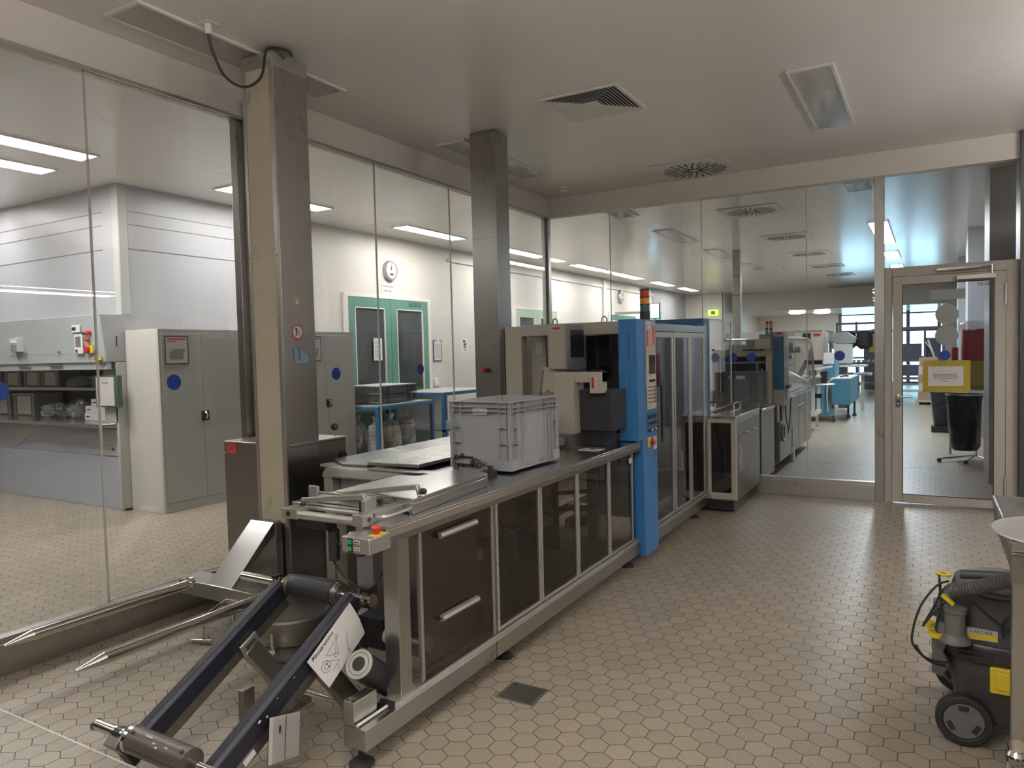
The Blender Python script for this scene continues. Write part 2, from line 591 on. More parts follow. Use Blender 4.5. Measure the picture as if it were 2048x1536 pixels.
def text(name, body, size, loc, rot, mat, parent=None, align='CENTER'):
    """lettering laid on a surface"""
    cu = bpy.data.curves.new(name, 'FONT')
    cu.body = body
    cu.size = size
    cu.align_x = align
    cu.align_y = 'CENTER'
    cu.extrude = 0.0004
    tmp = bpy.data.objects.new(name, cu)
    me = bpy.data.meshes.new_from_object(tmp)
    bpy.data.objects.remove(tmp)
    me.name = name
    o = bpy.data.objects.new(name, me)
    COL.objects.link(o)
    me.materials.clear()
    me.materials.append(M[mat])
    for p in me.polygons:
        p.material_index = 0
    off = wloc(parent) if parent is not None else Vector((0, 0, 0))
    o.parent = parent
    o.location = Vector(loc) - off
    o.rotation_euler = rot
    return o


FACE_Y = (PI / 2, 0, 0)          # reads for someone looking along +Y
FACE_X = (PI / 2, 0, PI / 2)     # on a surface that faces +X

# ================================================================== SETTING
ZC = 3.22       # ceiling height
XG = -3.845     # glass wall towards the corridor
YG = 7.555      # glass wall towards the hall
XW = -6.95      # corridor's far wall

struct(B(-13, 6, -5, 31, -0.1, 0).build('floor', 'floor'))
struct(B(XG, 6, -5, YG + 0.05, ZC, ZC + 0.1).build('ceiling', 'ceil'))
o = struct(B(-13, XG, -5, YG + 0.05, ZC, ZC + 0.1).build('ceiling', 'ceilB'))
o = struct(B(-13, 6, YG + 0.05, 24.6, ZC, ZC + 0.1).build('ceiling', 'ceilB'))
o = struct(B(-9, 6, 24.6, 31, 2.60, 2.70).build('ceiling', 'ceilB'))
struct(B(-9, 6, 24.55, 24.65, 2.60, ZC).build('trim_9', 'wall'))
# soffits above the glass
struct(B(XG - 0.06, XG + 0.05, -5, YG + 0.05, 3.0, ZC).build('trim_1', 'soffit', bevel=0.004))
struct(B(XG + 0.05, 6, YG - 0.05, YG + 0.06, 3.0, ZC).build('trim_2', 'soffit', bevel=0.004))
struct(B(XG + 0.045, XG + 0.062, -5, YG - 0.05, 2.985, 3.004).build('trim_3', 'aluface'))
# steel plinths under the glass
for nm, a in (('trim_4', (XG - 0.02, XG + 0.045, -5, YG, 0, 0.178)), ('trim_5', (XG, -0.44, YG - 0.045, YG + 0.02, 0, 0.178))):
    p = struct(B(*a).build(nm, 'steelH' if nm == 'trim_4' else 'steelX', bevel=0.003))
struct(B(XG + 0.045, XG + 0.062, -5, YG - 0.06, 0, 0.152).build('trim_6', 'steelH', bevel=0.003))
struct(B(-1.36, -0.445, YG - 0.06, YG - 0.045, 0, 0.152).build('trim_7', 'steelX', bevel=0.003))
# panes
ys = [-5, -0.1, 2.253, 3.19, 3.31, 4.545, 5.586, YG - 0.03]
k = 1
for y0, y1 in zip(ys[:-1], ys[1:]):
    if abs(y0 - 3.19) < .001:
        continue
    struct(B(XG - 0.006, XG + 0.006, y0 + 0.003, y1 - 0.003, 0.178, 3.0).build('window_%d' % k, 'glass', smooth=False))
    k += 1
xs_ = [XG + 0.03, -3.063, -2.051, -1.036, -0.445]
for x0, x1 in zip(xs_[:-1], xs_[1:]):
    struct(B(x0 + 0.003, x1 - 0.003, YG - 0.006, YG + 0.006, 0.178, 3.0).build('window_%d' % k, 'glass', smooth=False))
    k += 1
for y in (-0.1, 2.253, 4.545, 5.586):
    struct(B(XG - 0.0065, XG + 0.0065, y - 0.004, y + 0.004, 0.178, 3.0).build('trim_10', 'seam'))
for x in (-3.063, -2.051, -1.036):
    struct(B(x - 0.003, x + 0.003, YG - 0.0065, YG + 0.0065, 0.178, 3.0).build('trim_11', 'seam'))
# posts
p = struct(B(XG - 0.03, XG + 0.03, 3.19, 3.31, 0, 3.0).build('trim_12', 'steelV', bevel=0.003))
p2 = struct(B(XG + 0.03, XG + 0.10, 3.235, 3.33, 0, 3.1).build('trim_12', 'steelD', bevel=0.003))
struct(B(XG - 0.03, XG + 0.035, YG - 0.035, YG + 0.03, 0, 3.0).build('trim_13', 'steelV', bevel=0.003))
struct(B(XG - 0.03, XG + 0.01, YG - 0.075, YG - 0.04, 0, 3.0).build('trim_13', 'aluface', bevel=0.002))
struct(B(-0.445, -0.365, YG - 0.05, YG + 0.05, 0, 3.0).build('trim_14', 'steelV', bevel=0.003))
struct(B(0.655, 0.98, YG - 0.10, YG + 0.25, 0, ZC).build('trim_15', 'darkmetal', bevel=0.004))
struct(B(0.98, 6, YG - 0.05, YG + 0.10, 0, ZC).build('wall_back', 'soffit'))

# door_1 : painted frame, glazed leaf, transom pane
d1 = thing('door_1', 'grey framed glass door with yellow notice, beside the steel post', 'door', (0.14, YG, 0), kind='structure')
fr = MB()
fr.box(-0.365, -0.30, YG - 0.04, YG + 0.04, 0, 2.16)
fr.box(0.565, 0.655, YG - 0.04, YG + 0.04, 0, 2.16)
fr.box(-0.30, 0.565, YG - 0.04, YG + 0.04, 2.075, 2.16)
fr.build('door_frame', 'doorgrey', d1, bevel=0.003)
lf = MB()
lf.box(-0.295, -0.215, YG - 0.055, YG - 0.005, 0.012, 2.07)
lf.box(0.478, 0.56, YG - 0.055, YG - 0.005, 0.012, 2.07)
lf.box(-0.215, 0.478, YG - 0.055, YG - 0.005, 1.995, 2.07)
lf.box(-0.215, 0.478, YG - 0.055, YG - 0.005, 0.012, 0.09)
leaf = lf.build('door_leaf', 'doorgrey', d1, bevel=0.003)
B(-0.215, 0.478, YG - 0.034, YG - 0.026, 0.09, 1.995).build('pane', 'glass', leaf, smooth=False)
gs = MB()
for a in ((-0.219, -0.213, 0.088, 1.998), (0.476, 0.482, 0.088, 1.998)):
    gs.box(a[0], a[1], YG - 0.057, YG - 0.03, a[2], a[3])
for a in ((-0.219, 0.482, 0.086, 0.092), (-0.219, 0.482, 1.993, 1.999)):
    gs.box(a[0], a[1], YG - 0.057, YG - 0.03, a[2], a[3])
gs.build('gasket', 'black', leaf)
hd = MB()
hd.lathe((-0.252, YG - 0.055, 0.985), [(0.020, 0), (0.020, 0.009), (0.017, 0.010)], axis=(0, -1, 0))
hd.cyl((-0.252, YG - 0.06, 0.985), (-0.252, YG - 0.105, 0.985), 0.009)
hd.tube([(-0.252, YG - 0.105, 0.985), (-0.20, YG - 0.11, 0.985), (-0.135, YG - 0.11, 0.985)], 0.0095)
hd.build('door_handle', 'chrome', leaf)
kh = MB()
kh.box(-0.268, -0.236, YG - 0.062, YG - 0.055, 0.90, 0.945)
kh.lathe((-0.252, YG - 0.055, 0.945), [(0.016, 0), (0.016, 0.007)], axis=(0, -1, 0))
kh.lathe((-0.252, YG - 0.055, 0.90), [(0.016, 0), (0.016, 0.007)], axis=(0, -1, 0))
kh.build('lock_plate', 'steelD', leaf)
B(-0.255, -0.249, YG - 0.064, YG - 0.060, 0.905, 0.93).build('keyhole', 'white', leaf)
cl = MB()
cl.box(0.20, 0.49, YG - 0.115, YG - 0.055, 2.01, 2.05)
cl.build('door_closer', 'alu', leaf, bevel=0.004)
ar = MB()
ar.bar((0.05, YG - 0.06, 2.115), (0.48, YG - 0.06, 2.13), 0.012, 0.022)
ar.bar((0.05, YG - 0.075, 2.11), (0.38, YG - 0.085, 2.115), 0.01, 0.016)
ar.cyl((0.46, YG - 0.07, 2.05), (0.46, YG - 0.07, 2.13), 0.008)
ar.build('closer_arm', 'chrome', d1)
hg = MB()
for z in (1.78, 0.12):
    hg.cyl((0.562, YG - 0.062, z), (0.562, YG - 0.062, z + 0.18), 0.011)
hg.build('hinge', 'alu', d1)
text('lettering', '06.00.04', 0.042, (0.43, YG - 0.057 + 0.018, 1.968), FACE_Y, 'ink', leaf)
B(-0.365, 0.655, YG - 0.006, YG + 0.006, 2.16, 3.0).build('window_20', 'glass', None, smooth=False)['kind'] = 'structure'

# outer shell of the three rooms
struct(B(3.2, 3.3, -5, YG - .05, 0, ZC).build('wall_right', 'sidewall'))
struct(B(6.0, 6.1, YG, 31, 0, ZC).build('wall_right', 'wall'))
struct(B(-13, 6, -5.1, -5, 0, ZC).build('wall_front', 'sidewall'))
struct(B(-13.1, -13, -5, 31, 0, ZC).build('wall_left', 'wall'))
# corridor wall with the three door pairs; Y spans and door openings
mb = MB()
mb.box(XW - 0.1, XW, 6.9, 20.3, 0, ZC)
struct(mb.build('wall_corridor', 'wall'))
struct(B(XW, XW + 0.035, 10.0, 20.3, 3.0, 3.06).build('trim_16', 'wall'))
struct(B(XW, XW + 0.06, 16.55, 16.75, 0, ZC).build('trim_17', 'wall'))
struct(B(XW - 0.1, XW + 0.02, 20.3, 23.5, 0, ZC).build('wall_corridor', 'wallgrey'))
struct(B(XW, XW + 0.02, 6.9, 20.3, 0, 0.09).build('baseboard_corridor', 'whitemetal'))
# far cross wall and the window front
struct(B(-8, -5.75, 23.5, 23.6, 0, ZC).build('wall_cross', 'wall'))
struct(B(-5.8, -5.7, 23.6, 29.0, 0, ZC).build('wall_cross', 'wall'))
mb = MB()
mb.box(-8, -2.90, 29.0, 29.15, 0, 2.62)
mb.box(0.35, 6.0, 29.0, 29.15, 0, 2.62)
mb.box(-2.90, 0.35, 29.0, 29.15, 0, 0.06)
struct(mb.build('wall_far', 'wall'))
# window front: frames and panes
wf = thing('window_30', 'tall blue-lit window front at the end of the hall', 'window', (-1.3, 29.05, 0), kind='structure')
fm = MB()
for x in (-2.9, -1.6, -0.72, 0.22):
    fm.box(x, x + 0.11, 29.0, 29.12, 0.06, 2.62)
for z, hz in ((0.06, .06), (0.95, .06), (1.88, .09), (2.50, .05)):
    fm.box(-2.9, 0.35, 29.01, 29.11, z, z + hz)
fm.build('window_frame', 'winframe', wf)
B(-2.8, 0.3, 29.05, 29.06, 0.1, 2.6).build('pane', 'glass', wf, smooth=False)

# building outside, seen through the window front
nb = thing('neighbouring_building', 'pale slatted facade outside the hall windows', 'building', (-1, 34.4, 0))
q = MB()
q.box(-14, 12, 34.5, 34.8, 0, 9)
for i in range(26):
    q.box(-14, 12, 34.44, 34.5, 0.2 + i * 0.3, 0.32 + i * 0.3)
q.build('facade', plain('pale_blue_cladding', (0.62, 0.86, 0.93), 0.6), nb)
o = B(-30, 30, 31, 60, -0.15, -0.05).build('path_outside', 'wall')
tag(struct(o))

# cabinetry block above the laminar bench, corridor end
mb = MB()
mb.box(-13, -6.90, 4.31, 6.9, 1.92, ZC)
mb.box(-13, -6.90, 4.95, 6.9, 0, 1.92)
blk = struct(mb.build('wall_partition', 'wallgrey'))
gr = MB()
for z in (2.96, 2.83, 2.59):
    gr.box(-13, -7.17, 4.304, 4.311, z, z + 0.006)
    gr.box(-6.901, -6.894, 4.37, 6.9, z, z + 0.006)
gr.box(-6.95, -6.945, 4.304, 4.311, 2.98, ZC)
gr.build('panel_joint', 'screengrey', blk)
B(-6.99, -6.885, 4.30, 4.40, 1.93, ZC - 0.002).build('corner_profile', 'cabgrey', blk, bevel=0.012)


# ------------------------------------------------------------------ ceiling fixtures
def strip_light(x, y, lit, label, group, length=1.45, lm=None):
    t = thing('ceiling_light', label, 'light', (x, y, ZC), group)
    w = 0.14
    f = MB()
    f.box(x - w, x + w, y - length / 2, y - length / 2 + 0.02, ZC - 0.016, ZC - 0.001)
    f.box(x - w, x + w, y + length / 2 - 0.02, y + length / 2, ZC - 0.016, ZC - 0.001)
    f.box(x - w, x - w + 0.02, y - length / 2 + 0.02, y + length / 2 - 0.02, ZC - 0.016, ZC - 0.001)
    f.box(x + w - 0.02, x + w, y - length / 2 + 0.02, y + length / 2 - 0.02, ZC - 0.016, ZC - 0.001)
    f.build('frame', 'whitemetal', t)
    if lit:
        B(x - w + 0.02, x + w - 0.02, y - length / 2 + 0.02, y + length / 2 - 0.02, ZC - 0.008, ZC - 0.002).build('diffuser', lm or 'lit', t, smooth=False)
    else:
        r = MB()
        n = 14
        for i in range(n):   # wavy mirror trough
            y0 = y - length / 2 + 0.02 + (length - 0.04) * i / n
            y1 = y - length / 2 + 0.02 + (length - 0.04) * (i + 1) / n
            r.poly([(x - w + 0.02, y0, ZC - 0.003), (x - 0.02, y0, ZC - 0.003 - 0.008 * ((i * 7) % 3) / 2), (x + w - 0.02, y0, ZC - 0.003),
                    (x - w + 0.02, y1, ZC - 0.003), (x - 0.02, y1, ZC - 0.003 - 0.008 * (((i + 1) * 7) % 3) / 2), (x + w - 0.02, y1, ZC - 0.003)],
                   [(0, 1, 4, 3), (1, 2, 5, 4)])
        r.build('reflector', 'lampref', t)
        B(x - w + 0.021, x + w - 0.021, y - length / 2 + 0.021, y + length / 2 - 0.021, ZC - 0.0135, ZC - 0.0115).build('diffuser', 'lampoff', t, smooth=False)
    return t


strip_light(-3.46, 2.95, False, 'unlit recessed ceiling light next to the tall steel lifting column with cable', 'unlit ceiling lights')
strip_light(-3.43, 5.75, False, 'unlit recessed ceiling light by the narrow steel column behind the grey crate', 'unlit ceiling lights')
strip_light(-0.66, 5.70, False, 'unlit wide ceiling light nearest above the glass door', 'unlit ceiling lights')
for i, (x, y) in enumerate([(-3.43, 8.4), (-3.43, 11.2), (-3.40, 13.8), (-3.36, 16.5)]):
    strip_light(x, y, False, 'unlit ceiling light in the hall, ' + ['first', 'second', 'third', 'fourth'][i] + ' behind the glass in its row', 'unlit hall ceiling lights')
strip_light(-0.68, 8.95, False, 'unlit ceiling light in the hall just above the door transom', 'unlit hall ceiling lights', 0.5)
for i, (y, ln) in enumerate([(13.0, 2.6), (16.3, 1.4), (19.0, 1.4)]):
    strip_light(-0.65, y, True, 'lit ceiling light over the hall aisle, ' + ['the long one', 'middle one', 'farthest one'][i] + ' above the door', 'lit hall ceiling lights', ln, lm='litC')
for i, y in enumerate([-0.5, 2.95, 5.72, 8.57, 11.28, 14.13, 16.55, 19.05, 21.4]):
    strip_light(-6.22, y, True, 'lit ceiling light along the corridor, ' + ['behind the viewer', 'above the laminar bench', 'hidden behind the lifting column', 'above the wall clock', 'between the two door pairs', 'just past the glass corner', 'sixth from the bench', 'seventh from the bench', 'last before the cross wall'][i], 'lit corridor lights')
strip_light(-6.95, 3.0, True, 'lit cream ceiling light second from the glass over the bench', 'lit corridor lights')
strip_light(-9.0, 3.3, True, 'lit ceiling light farthest over the laminar bench', 'lit corridor lights')
# added pendants out of view, glowing above and below to brighten room and ceiling
for i, (x, y) in enumerate([(-0.75, 0.40), (-0.9, -2.2), (1.7, 1.8), (2.0, 5.2)]):
    t = thing('added_pendant', 'added unseen fill pendant in the packing room, ' + ['over the unwinder', 'over the entry', 'by the side wall', 'beside the cart'][i], 'light', (x, y, ZC), 'added fill pendants')
    B(x - .13, x + .13, y - .72, y + .72, 2.365, 2.405).build('housing', 'whitemetal', t)
    B(x - .11, x + .11, y - .70, y + .70, 2.358, 2.363).build('diffuser', 'filldown', t, smooth=False)
    B(x - .11, x + .11, y - .70, y + .70, 2.407, 2.412).build('fill_panel_up', 'fillup', t, smooth=False)
    m = MB()
    for dy in (-.5, .5):
        m.cyl((x, y + dy, 2.4), (x, y + dy, ZC), .003, n=8)
    m.build('wire', 'chrome', t)
# far soffit lamps
for i, (x, y) in enumerate([(-3.9, 26.2), (-3.2, 26.9)]):
    t = thing('ceiling_light', 'small lit lamp under the far low ceiling, ' + ['nearer', 'farther'][i] + ' of the pair', 'light', (x, y, 2.6), 'lamps under the far soffit')
    MB().lathe((x, y, 2.6), [(0.26, 0), (0.25, -0.03), (0.18, -0.05)], n=28).build('diffuser', 'lit', t)


def swirl(y, label):
    x = -2.0
    t = thing('swirl_diffuser', label, 'air diffuser', (x, y, ZC), 'swirl air diffusers')
    p = MB()
    p.box(x - 0.36, x + 0.36, y - 0.36, y + 0.36, ZC - 0.012, ZC - 0.001)
    p.build('plate', 'whitemetal', t, bevel=0.004)
    s = MB()
    for ring, n, r0, r1, wd in ((0, 12, 0.045, 0.17, 0.022), (1, 24, 0.175, 0.30, 0.017)):
        for i in range(n):
            a = 2 * PI * (i + 0.5 * ring) / n
            tw = 0.25
            p0 = V(x + r0 * math.cos(a), y + r0 * math.sin(a), ZC - 0.013)
            p1 = V(x + r1 * math.cos(a + tw * (r1 - r0) * 3), y + r1 * math.sin(a + tw * (r1 - r0) * 3), ZC - 0.013)
            s.bar(p0, p1, wd, 0.003)
    s.build('slots', 'black', t)


for y, l in ((7.15, 'round slotted swirl air diffuser inside the room by the glass corner'), (9.75, 'swirl air diffuser first beyond the glass wall'),
             (12.4, 'swirl air diffuser second beyond the glass wall'), (14.95, 'swirl air diffuser third beyond the glass wall'),
             (17.5, 'swirl air diffuser fourth beyond the glass wall'), (19.9, 'swirl air diffuser farthest, before the dark ceiling grille')):
    swirl(y, l)
t = thing('ceiling_grille', 'long dark ceiling air grille deep in the hall', 'air grille', (-1.6, 23.8, ZC))
g = MB()
g.box(-2.62, -1.95, 23.3, 24.4, ZC - 0.012, ZC - 0.002)
g.box(-1.88, -0.9, 23.3, 24.4, ZC - 0.012, ZC - 0.002)
g.build('louvre', 'screengrey', t)
# four-way vent
t = thing('air_vent', 'square louvred air vent in the ceiling above the machine', 'air vent', (-2.07, 4.82, ZC))
cx, cy, hw = -2.07, 4.84, 0.27
f = MB()
for a in ((cx - hw - 0.02, cx + hw + 0.02, cy - hw - 0.02, cy - hw), (cx - hw - 0.02, cx + hw + 0.02, cy + hw, cy + hw + 0.02),
          (cx - hw - 0.02, cx - hw, cy - hw, cy + hw), (cx + hw, cx + hw + 0.02, cy - hw, cy + hw)):
    f.box(*a, ZC - 0.014, ZC - 0.001)
f.build('frame', 'whitemetal', t)
B(cx - hw, cx + hw, cy - hw, cy + hw, ZC - 0.003, ZC - 0.001).build('back_plate', 'black', t)
s = MB()
for i in range(9):
    r0 = hw - 0.003 - i * 0.024
    r1 = r0 - 0.017
    for q in range(4):
        cs = [(1, 0, 0, 1), (0, -1, 1, 0), (-1, 0, 0, -1), (0, 1, -1, 0)][q]

        def rt(u, v, z):
            return (cx + cs[0] * u + cs[1] * v, cy + cs[2] * u + cs[3] * v, z)
        s.poly([rt(-r0, -r0, ZC - 0.014), rt(r0, -r0, ZC - 0.014), rt(r1, -r1, ZC - 0.004), rt(-r1, -r1, ZC - 0.004),
                rt(-r0, -r0, ZC - 0.0125), rt(r0, -r0, ZC - 0.0125), rt(r1, -r1, ZC - 0.0025), rt(-r1, -r1, ZC - 0.0025)],
               [(0, 1, 2, 3), (7, 6, 5, 4), (0, 4, 5, 1), (2, 6, 7, 3)])
s.build('louvre', 'whitemetal', t)
B(cx - 0.05, cx + 0.05, cy - 0.05, cy + 0.05, ZC - 0.012, ZC - 0.003).build('centre_plate', 'whitemetal', t)
# smoke detectors
for (x, y), l in (((-3.40, 7.1), 'small white smoke detector on the ceiling near the glass corner'), ((-2.9, 17.4), 'small white smoke detector on the hall ceiling')):
    t = thing('smoke_detector', l, 'smoke detector', (x, y, ZC), 'smoke detectors')
    MB().lathe((x, y, ZC), [(0.055, -0.001), (0.055, -0.018), (0.048, -0.02), (0.04, -0.042), (0.02, -0.048)], n=24).build('body', 'white', t)
    MB().lathe((x, y, ZC), [(0.049, -0.020), (0.049, -0.024)], n=24).build('vent_ring', 'black', t)


# ================================================================== CORRIDOR (beyond the left glass)
def door_pair(n, y0, y1, mat, h, z0=0.0):
    d = thing('door_%d' % n, {2: 'green double door with glazed panes and a notice, below the wall clock', 3: 'pale green double door behind the narrow steel column',
                              4: 'teal double door far down the corridor under a small clock'}[n], 'door', (XW, (y0 + y1) / 2, 0), kind='structure')
    f = MB()
    f.box(XW, XW + 0.035, y0 - 0.07, y0, 0, h + 0.05)
    f.box(XW, XW + 0.035, y1, y1 + 0.07, 0, h + 0.05)
    f.box(XW, XW + 0.035, y0, y1, h, h + 0.05)
    f.build('door_frame', 'whitemetal', d)
    ym = (y0 + y1) / 2
    for a, b in ((y0 + 0.005, ym - 0.004), (ym + 0.004, y1 - 0.005)):
        l = MB()
        w = 0.13
        l.box(XW, XW + 0.03, a, a + w, 0.01, h - 0.005)
        l.box(XW, XW + 0.03, b - w, b, 0.01, h - 0.005)
        l.box(XW, XW + 0.03, a + w, b - w, h - 0.14, h - 0.005)
        l.box(XW, XW + 0.03, a + w, b - w, 0.01, 0.80)
        lo = l.build('door_leaf', mat, d, bevel=0.003)
        B(XW + 0.002, XW + 0.014, a + w, b - w, 0.80, h - 0.14).build('pane', 'doorglass', lo)
        g = MB()
        for u in ((a + w, a + w + 0.015, 0.80, h - 0.14), (b - w - 0.015, b - w, 0.80, h - 0.14), (a + w, b - w, h - 0.155, h - 0.14), (a + w, b - w, 0.80, 0.815)):
            g.box(XW + 0.014, XW + 0.034, *u)
        g.build('glazing_bead', 'whitemetal', lo)
    return d


d2 = door_pair(2, 7.55, 9.38, 'green', 2.30)
text('lettering', '06.00.03', 0.09, (XW + 0.032, 9.05, 2.235), FACE_X, 'ink', d2)
door_pair(3, 12.22, 14.0, 'palegreen', 2.31)
door_pair(4, 17.0, 18.8, M['green'], 2.36)

# wall clocks
def clock(y, z, r, label):
    t = thing('wall_clock', label, 'clock', (XW, y, z), 'wall clocks')
    MB().lathe((XW, y, z), [(r, 0.001), (r, 0.045), (r * 0.93, 0.06), (r * 0.84, 0.06), (r * 0.82, 0.05)], axis=(1, 0, 0), n=40).build('case', 'aluface', t)
    MB().lathe((XW, y, z), [(r * 0.82, 0.048), (r * 0.82, 0.052)], axis=(1, 0, 0), n=40).build('dial', 'paper', t)
    h = MB()
    for ang, ln, w in ((PI * 0.62, 0.42, 0.022), (PI * 0.5, 0.62, 0.016)):
        h.bar((XW + 0.055, y, z), (XW + 0.055, y + r * ln * math.cos(ang), z + r * ln * math.sin(ang)), r * w * 3, 0.003, up=(1, 0, 0))
    h.build('hands', 'ink', t)
    m = MB()
    for i in range(12):
        a = 2 * PI * i / 12
        m.bar((XW + 0.0535, y + r * .64 * math.cos(a), z + r * .64 * math.sin(a)), (XW + 0.0535, y + r * .75 * math.cos(a), z + r * .75 * math.sin(a)), r * 0.05, 0.002, up=(1, 0, 0))
    m.box(XW + 0.052, XW + 0.0545, y - r * .3, y + r * .3, z - r * .5, z - r * .32)
    m.build('marks', 'ink', t)
    return t


clock(8.485, 2.725, 0.145, 'silver rimmed round wall clock above the green double door')
clock(17.75, 2.83, 0.16, 'small round wall clock far down the corridor, above the teal doors')
t = thing('wall_notice', 'white printed notice on the wall under the near wall clock', 'notice', (XW, 8.44, 2.46))
B(XW + 0.001, XW + 0.004, 8.30, 8.59, 2.37, 2.53).build('sheet', 'paper', t)
text('lettering', 'Formatteillager', 0.045, (XW + 0.0046, 8.445, 2.49), FACE_X, 'ink', t)
text('lettering', '( UB4 | RZ5 )', 0.04, (XW + 0.0046, 8.445, 2.42), FACE_X, 'ink', t)
# paper on the green door
t = thing('door_notice', 'long white notice sheet taped to the glass of the green door', 'notice', (XW, 8.12, 1.42))
B(XW + 0.035, XW + 0.037, 8.05, 8.235, 1.40, 1.72).build('sheet', 'paper', t)
m = MB()
for i in range(14):
    m.box(XW + 0.037, XW + 0.0376, 8.07, 8.07 + random.uniform(.07, .14), 1.43 + i * .019, 1.436 + i * .019)
m.build('text_lines', 'screengrey', t)
# clipboard
t = thing('clipboard', 'dark framed clipboard with a form hanging beside the green door', 'clipboard', (XW, 9.64, 1.36))
B(XW + 0.002, XW + 0.012, 9.53, 9.76, 1.36, 1.70).build('board', 'labelblue', t)
B(XW + 0.012, XW + 0.014, 9.55, 9.74, 1.375, 1.685).build('sheet', 'paper', t)
m = MB()
for i in range(14):
    m.box(XW + 0.014, XW + 0.0146, 9.57, 9.72, 1.40 + i * .018, 1.403 + i * .018)
for i in range(5):
    m.box(XW + 0.014, XW + 0.0146, 9.57 + i * .036, 9.573 + i * .036, 1.40, 1.64)
m.build('table_lines', 'screengrey', t)
B(XW + 0.010, XW + 0.02, 9.61, 9.68, 1.68, 1.75).build('hook', 'white', t)
# poster
t = thing('wall_poster', 'small white poster with dark figure sketch on the corridor wall', 'poster', (XW, 10.44, 1.5))
B(XW + 0.001, XW + 0.004, 10.31, 10.57, 1.49, 1.74).build('sheet', 'paper', t)
m = MB()
for (a, b, c, d) in ((10.40, 10.47, 1.66, 1.70), (10.42, 10.50, 1.61, 1.65), (10.44, 10.46, 1.56, 1.61), (10.40, 10.52, 1.575, 1.59), (10.45, 10.49, 1.52, 1.545)):
    m.box(XW + 0.004, XW + 0.0046, a, b, c, d)
m.build('drawing', 'ink', t)
t = thing('wall_socket', 'white switch box low beside the green door frame', 'socket', (XW, 9.56, 0.96))
B(XW + 0.001, XW + 0.05, 9.52, 9.61, 0.96, 1.08).build('body', 'white', t, bevel=0.008)
MB().lathe((XW + 0.05, 9.565, 1.0), [(0.03, 0), (0.028, 0.02)], axis=(1, 0, 0)).build('dial', 'white', t)
# green escape sign far along the corridor, wall monitor
t = thing('exit_sign', 'small green escape sign on the far corridor wall', 'sign', (-6.9, 21.0, 2.1), 'escape signs')
B(-6.93, -6.90, 20.4, 20.9, 2.30, 2.55).build('plate', 'exitg', t)
B(-6.90, -6.895, 20.5, 20.62, 2.34, 2.51).build('arrow', 'white', t)
t = thing('exit_sign', 'glowing yellow-green escape sign on the far cross wall', 'sign', (-5.95, 23.49, 2.3), 'escape signs')
B(-6.17, -5.86, 23.42, 23.49, 2.49, 2.68).build('housing', 'exit', t)
B(-6.08, -5.95, 23.415, 23.42, 2.53, 2.64).build('pictogram', 'exitg', t)
t = thing('wall_monitor', 'blue-lit wall monitor high up behind the signal tower', 'monitor', (-6.0, 17.3, 2.2))
B(-6.0, -5.75, 17.3, 17.36, 2.22, 2.60).build('housing', 'black', t)
B(-5.985, -5.765, 17.294, 17.3, 2.235, 2.585).build('screen', 'screenlit', t)
B(-6.95, -5.95, 17.33, 17.36, 2.36, 2.42).build('arm', 'steelD', t)

# ---- laminar flow bench marked 1
lb = thing('laminar_flow_bench', 'pale green-grey laminar flow bench with slanted hood marked 1', 'workbench', (-9.5, 4.6, 0))
h = MB()
h.prism([(4.06, 1.93), (4.32, 1.93), (4.32, 1.47), (4.10, 1.47), (4.10, 1.56)], 'X', -11.5, -6.87)
h.build('hood', 'hoodgreen', lb, bevel=0.003)
MB().prism([(4.065, 1.927), (4.94, 1.927), (4.94, 1.475), (4.105, 1.475), (4.105, 1.56)], 'X', -6.869, -6.858).build('hood_side', 'hoodgrey', lb)
B(-11.5, -6.87, 4.32, 4.94, 1.41, 1.93).build('filter_box', 'hoodgreen', lb)
B(-11.5, -6.87, 4.12, 4.16, 1.40, 1.47).build('sash', 'hoodgreen', lb)
sg = MB()
sg.box(-11.5, -6.87, 4.10, 4.105, 1.558, 1.562)
for x in (-8.27, -7.63, -6.99):
    sg.lathe((x, 4.09, 1.585), [(0.012, 0.0), (0.010, 0.02)], axis=(0, -1, 0))
sg.build('trim_screw', 'screengrey', lb)
B(-7.08, -6.86, 4.20, 4.24, 0.87, 1.41).build('side_post', 'hoodgreen', lb, bevel=0.003)
B(-6.90, -6.858, 4.20, 4.94, 0.02, 1.47).build('side_panel', 'cabgrey', lb, bevel=0.01)
B(-11.5, -7.0, 4.92, 4.945, 0.86, 1.41).build('back_panel', 'screengrey', lb)
MB().prism([(-11.5, 4.13), (-7.03, 4.10), (-6.86, 4.28), (-6.90, 4.94), (-11.5, 4.94)], 'Z', 0.83, 0.865).build('worktop', 'steelT', lb, bevel=0.003)
b_ = MB()
b_.box(-11.5, -6.90, 4.25, 4.92, 0.0, 0.52)
b_.box(-11.5, -6.90, 4.27, 4.92, 0.52, 0.83)
b_.build('base', 'benchblue', lb, bevel=0.004)
for x0, x1, xx in ((-9.5, -8.35, -8.9),):
    MB().prism([(x0 + 0.55, 0.83), (x1, 0.83), (xx + 0.02, 0.56)], 'Y', 4.255, 4.272).build('gusset', 'cabgrey', lb)
B(-7.27, -6.91, 4.262, 4.272, 0.53, 0.80).build('access_door', 'cabgrey', lb, bevel=0.002)
sc = MB()
for x, z in ((-7.05, 0.60), (-6.93, 0.28), (-6.91, 1.17)):
    sc.lathe((x, 4.25 if z < .8 else 4.20, z), [(0.012, 0), (0.010, 0.012)], axis=(0, -1, 0))
sc.build('screw', 'black', lb)
sh = MB()
sh.box(-11.5, -7.3, 4.55, 4.90, 1.165, 1.195)
sh.build('shelf', 'steelX', lb)
c = B(-8.49, -8.30, 4.040, 4.10, 1.60, 1.74).build('control_display', 'cabgrey', lb, bevel=0.003)
